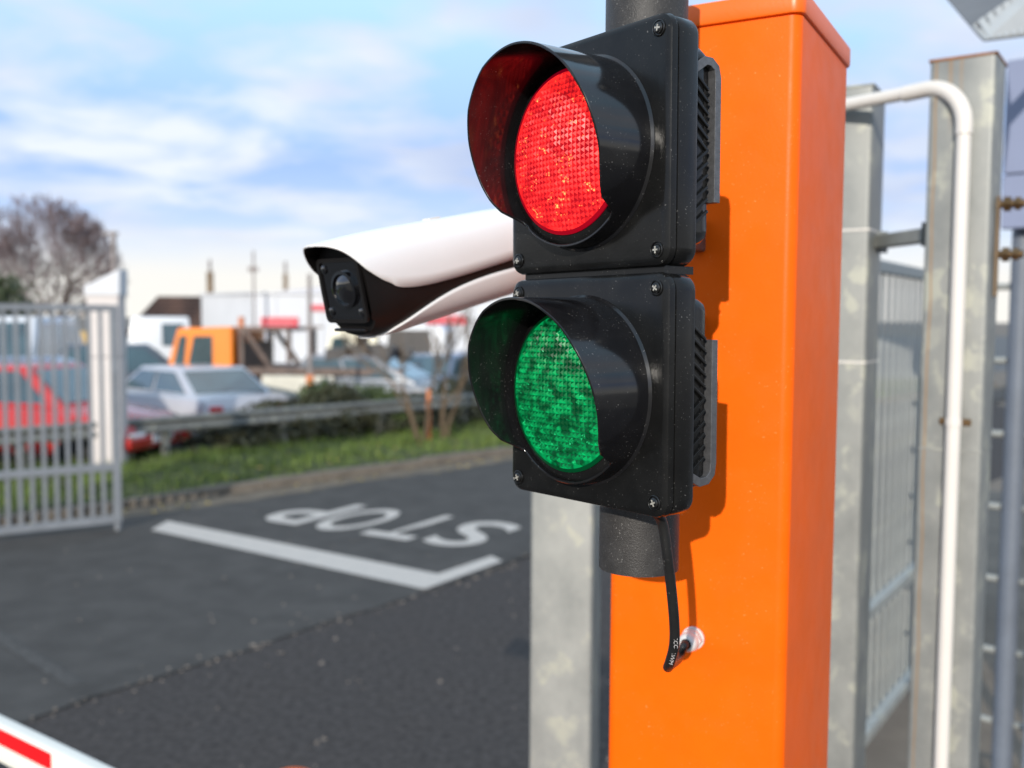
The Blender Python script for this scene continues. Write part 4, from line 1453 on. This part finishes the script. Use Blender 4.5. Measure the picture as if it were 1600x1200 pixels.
# ------------------------------------------------------------------ buildings
wc = at(395, 500, 44)
zr = at(395, 459, 44).z
Mb_ = frame((wc.x, wc.y, 0), Vector((0.985, 0.17, 0)), Vector((-0.17, 0.985, 0)), Z0)
wh = thing('warehouse', 'long white warehouse with red signs across the middle distance', 'building', Mb_)
wl_ = at(315, 500, 48) - wc
lx, ly = wl_.x * 0.985 + wl_.y * 0.17, -wl_.x * 0.17 + wl_.y * 0.985
BL = 19.0
MB(Mb_).prism([(0, 0), (BL, 0), (BL + lx, ly), (lx, ly)], 0.0, zr, 'z').build('wall', M_wall_white, wh)
MB(Mb_).prism([(-0.12, -0.12), (BL + .1, -0.12), (BL + lx + .1, ly + 0.1), (lx - 0.12, ly + 0.1)], zr + 0.002, zr + 0.10, 'z').build('parapet', M_wall_white, wh)
MB(Mb_).prism([(0.6, zr + 0.102), (BL - 0.2, zr + 0.102), (BL * 0.75, zr + 0.62), (3.6, zr + 0.45)], 1.0, 6.0, 'y').build('roof', M_silver_car, wh)
for u, v, sx, sz in ((438, 503, 1.62, 0.42), (503, 481, 1.0, 0.26), (700, 500, 1.8, 0.4)):
    p = Mb_.inverted() @ at(u, v, 44.6)
    o = MB(Mb_).box((p.x, -0.05, p.z), (sx, 0.09, sz)).build('sign', M_sign_red, wh)
    MB(Mb_).box((p.x, -0.099, p.z), (sx * 0.8, 0.006, sz * 0.25)).build('faded_band', mat('faded_sign_band', (0.62, 0.22, 0.24), 0.6, var=0.3, scale=6), o)
for k in range(9):
    MB(Mb_).box((1.0 + k * 2.05, -0.02, zr / 2), (0.05, 0.035, zr - 0.1)).build('cladding_joint', M_wall_white, wh)
for u, v0, v1, w_, nm in ((328, 425, 452, 0.30, 'chimney'), (446, 428, 452, 0.22, 'chimney')):
    p = Mb_.inverted() @ at(u, v0, 48)
    zb = zr + 0.102
    MB(Mb_).box((p.x, max(p.y, 0.6), (zb + p.z) / 2), (w_, w_, p.z - zb)).build(nm, M_chim, wh)
    MB(Mb_).tube([(p.x, max(p.y, 0.6), p.z), (p.x, max(p.y, 0.6), p.z + 0.6)], 0.07, 8).build('flue', M_mast, wh)
hc = at(258, 500, 56)
Mh_ = yawm((hc.x, hc.y, 0), R(2))
ho = thing('brown_roofed_house', 'house with a brown tiled roof behind the tall white van', 'house', Mh_)
rz1, rz0 = at(262, 461, 56).z, at(262, 512, 56).z - 0.5
MB(Mh_).box((0.0, 3, rz0 / 2), (3.9, 5.8, rz0 - 0.004)).build('wall', M_wall_white, ho)
hv = [(-2.55, 0, rz0), (2.0, 0, rz0), (2.0, 6, rz0), (-2.55, 6, rz0), (-1.35, 3, rz1), (1.98, 3, rz1)]
MB(Mh_).add(hv, [(0, 1, 5, 4), (1, 2, 5), (2, 3, 4, 5), (3, 0, 4), (3, 2, 1, 0)]).build('roof', M_roof, ho)
tv = MB(Mh_)
for k in range(9):                                  # courses of tiles on the slope that faces the yard
    f = (k + 0.5) / 9
    x0, x1 = -2.55 + 1.20 * f, 2.0 - 0.02 * f
    tv.box(((x0 + x1) / 2, 3 * f - 0.012, rz0 + (rz1 - rz0) * f + 0.03), (x1 - x0 - 0.1, 0.03, 0.05))
tv.build('tile_courses', M_roof, ho, kind='stuff')
for x in (-1.1, 0.9):
    MB(Mh_).box((x, 0.09, rz0 * 0.55), (0.9, 0.03, 0.9)).build('window', M_carglass, ho)

# masts and posts
def mast(name, label, cat, u, v_top, y, r, m):
    p = at(u, 500, y)
    z = at(u, v_top, y).z
    t_ = thing(name, label, cat, yawm((p.x, p.y, 0)))
    Mx = WM[t_.name]
    MB(Mx).lathe([(r * 1.3, 0.0), (r * 1.2, 0.9), (r, 1.0), (r * 0.8, z)], 10).build('shaft', m, t_, smooth=50)
    return t_, Mx, z


t_, Mx, z = mast('street_pole', 'slim grey pole standing behind the guard rail near the tow truck', 'pole', 484, 428, 17.6, 0.045, M_mast)
MB(Mx).box((0, -0.03, 1.05), (0.13, 0.07, 0.26)).build('reflector', M_orange_post, t_)
MB(Mx).box((0.08, 0, z - 0.95), (0.32, 0.04, 0.05)).build('bracket', M_mast, t_)
t_, Mx, z = mast('antenna_mast', 'thin mast rising over the corner of the white warehouse', 'mast', 397, 392, 43, 0.055, M_mast)
MB(Mx).box((-0.02, 0, z - 0.8), (0.42, 0.10, 0.22)).build('aerial_box', M_mast, t_)
t_, Mx, z = mast('lamp_column', 'dull lamp column beside the bare tree above the white pillar', 'pole', 180, 362, 30, 0.10, M_mast)
MB(Mx).box((-0.1, 0, z - 0.05), (0.45, 0.16, 0.09)).build('lamp_head', M_mast, t_)
t_, Mx, z = mast('marker_post', 'short orange marker post at the foot of the bare saplings', 'post', 670, 612, 16.6, 0.03, M_orange_post)

# ------------------------------------------------------------------ trees and bushes
def branch(mb, tw, p, d, ln, r, depth, spread=0.5, minr=0.008):
    n_ = 4
    pts, rs = [p], [r]
    q = p.copy()
    dd = d.normalized()
    for k in range(n_):
        dd = (dd + Vector((random.gauss(0, .12), random.gauss(0, .12), random.gauss(0.03, .09)))).normalized()
        q = q + dd * ln / n_
        pts.append(q.copy())
        rs.append(max(minr, r * (1 - 0.40 * (k + 1) / n_)))
    (mb if depth > 2 else tw).tube(pts, rs, 6 if depth > 3 else 3, cap=False)
    if depth == 0:
        return
    nk = 3 if depth > 1 else 4
    for k in range(nk):
        f = pts[-1] if k < 2 else pts[random.randint(2, n_)]
        nd = (dd + Vector((random.gauss(0, spread), random.gauss(0, spread), random.gauss(0.10, spread * 0.6)))).normalized()
        branch(mb, tw, f.copy(), nd, ln * random.uniform(0.66, 0.86), rs[-1] * 0.72, depth - 1, spread, minr)


random.seed(5)
tb0 = gnd(64, 47)
tree = thing('bare_tree', 'large leafless tree with a domed twiggy crown behind the gate, far left', 'tree', yawm(tb0))
mb, tw = MB(), MB()
TC = Vector((tb0[0], tb0[1], 3.3))


def inside(q):
    d = q - TC
    return (d.x / 4.0) ** 2 + (d.y / 3.6) ** 2 + (d.z / 4.75) ** 2


def crown(p, d, ln, r, depth):
    pts, rs = [p], [r]
    q, dd = p.copy(), d.normalized()
    for k in range(4):
        out = (q - TC)
        out.z *= 0.8
        dd = (dd + Vector((random.gauss(0, .13), random.gauss(0, .13), random.gauss(0.03, .08))) + out.normalized() * 0.06).normalized()
        q = q + dd * ln / 4
        pts.append(q.copy())
        rs.append(max(0.0145, r * (1 - 0.09 * (k + 1))))
        if inside(q) > 1.0 + random.uniform(-0.08, 0.05):
            break
    (mb if depth > 3 else tw).tube(pts, rs, 6 if depth > 4 else 3, cap=False)
    if depth == 0 or inside(q) > 0.95:
        return
    for k in range(3 if depth > 5 else 3):
        f = pts[-1] if k < 2 else pts[random.randint(1, len(pts) - 1)]
        a = random.uniform(0, 2 * PI)
        sidev = dd.orthogonal().normalized()
        sidev = Matrix.Rotation(a, 3, dd) @ sidev
        crown(f.copy(), dd + sidev * random.uniform(0.35, 0.75), ln * random.uniform(0.72, 0.9), rs[-1] * 0.70, depth - 1)


for k in range(10):
    a = 2 * PI * k / 10 + 0.3
    e = (0.75, 0.35)[k % 2]
    crown(Vector((tb0[0] + 0.3 * math.cos(a), tb0[1] + 0.3 * math.sin(a), 0.0)), Vector((math.cos(a) * e, math.sin(a) * e, 1.0)), 2.2, 0.15, 7)
mb.build('trunk', M_bark, tree)
tw.build('crown', M_twig, tree)

random.seed(11)
for i, (u, y, lab, hgt) in enumerate(((652, 16.4, 'thin leaning leafless sapling left of the orange marker post', 1.5), (692, 16.9, 'forked leafless sapling closest to the green lamp hood', 1.55))):
    b = gnd(u, y)
    t_ = thing('bare_sapling', lab, 'tree', yawm((b[0], b[1], 0.15)), 'leafless saplings on the verge')
    mb, tw = MB(), MB()
    branch(mb, tw, Vector((b[0], b[1], 0.12)), Vector((-0.10 + 0.02 * i, 0, 1)), hgt * 0.62, 0.055, 3, 0.22, 0.008)
    branch(mb, tw, Vector((b[0] + 0.08, b[1], 0.12)), Vector((0.06, 0.05, 1)), hgt * 0.55, 0.04, 3, 0.22, 0.008)
    mb.build('trunk', M_sapling, t_)
    tw.build('crown', M_sapling, t_)


def bush(label, u, y, rx, ry, h, n_, m, z0=0.1, name='green_bush', size=(0.03, 0.06)):
    b = gnd(u, y)
    t_ = thing(name, label, 'bush', yawm((b[0], b[1], z0)), 'bushes behind the guard rail' if name == 'green_bush' else None)
    mb = MB()
    lobes = [(random.uniform(-rx, rx) * 0.75, random.uniform(-ry, ry) * 0.6, random.uniform(0.3, 0.95) * h, random.uniform(0.25, 0.5) * h) for _ in range(9)]

    def fn():
        lx_, ly_, lz, lr = random.choice(lobes)
        v = Vector((random.gauss(0, 1), random.gauss(0, 1), random.gauss(0, 1))).normalized() * lr * random.uniform(0.55, 1.05)
        return Vector((b[0] + lx_ + v.x, b[1] + ly_ + v.y, max(z0, z0 + lz * 0.75 + v.z * 0.7)))
    leaves(mb, n_, fn, size)
    st = MB()
    for lx_, ly_, lz, lr in lobes:
        st.tube([(b[0] + lx_ * 0.2, b[1] + ly_ * 0.2, z0 - 0.1), (b[0] + lx_, b[1] + ly_, z0 + lz * 0.75)], 0.018, 5)
    st.build('stem', M_sapling, t_)
    mb.build('foliage', m, t_)
    return t_


random.seed(3)
bush('leafy green bush beside the slim grey pole', 520, 17.4, 0.55, 0.4, 1.05, 3500, M_bush)
bush('lower green bush under the grey hatchback', 588, 17.6, 0.5, 0.35, 0.95, 3000, M_bush)
bush('dark evergreen bush at the far left edge in front of the bare tree', -62, 33, 1.35, 1.2, 3.9, 4000, M_evergreen, name='evergreen_bush', size=(0.1, 0.2))

print('objects', len(bpy.data.objects))
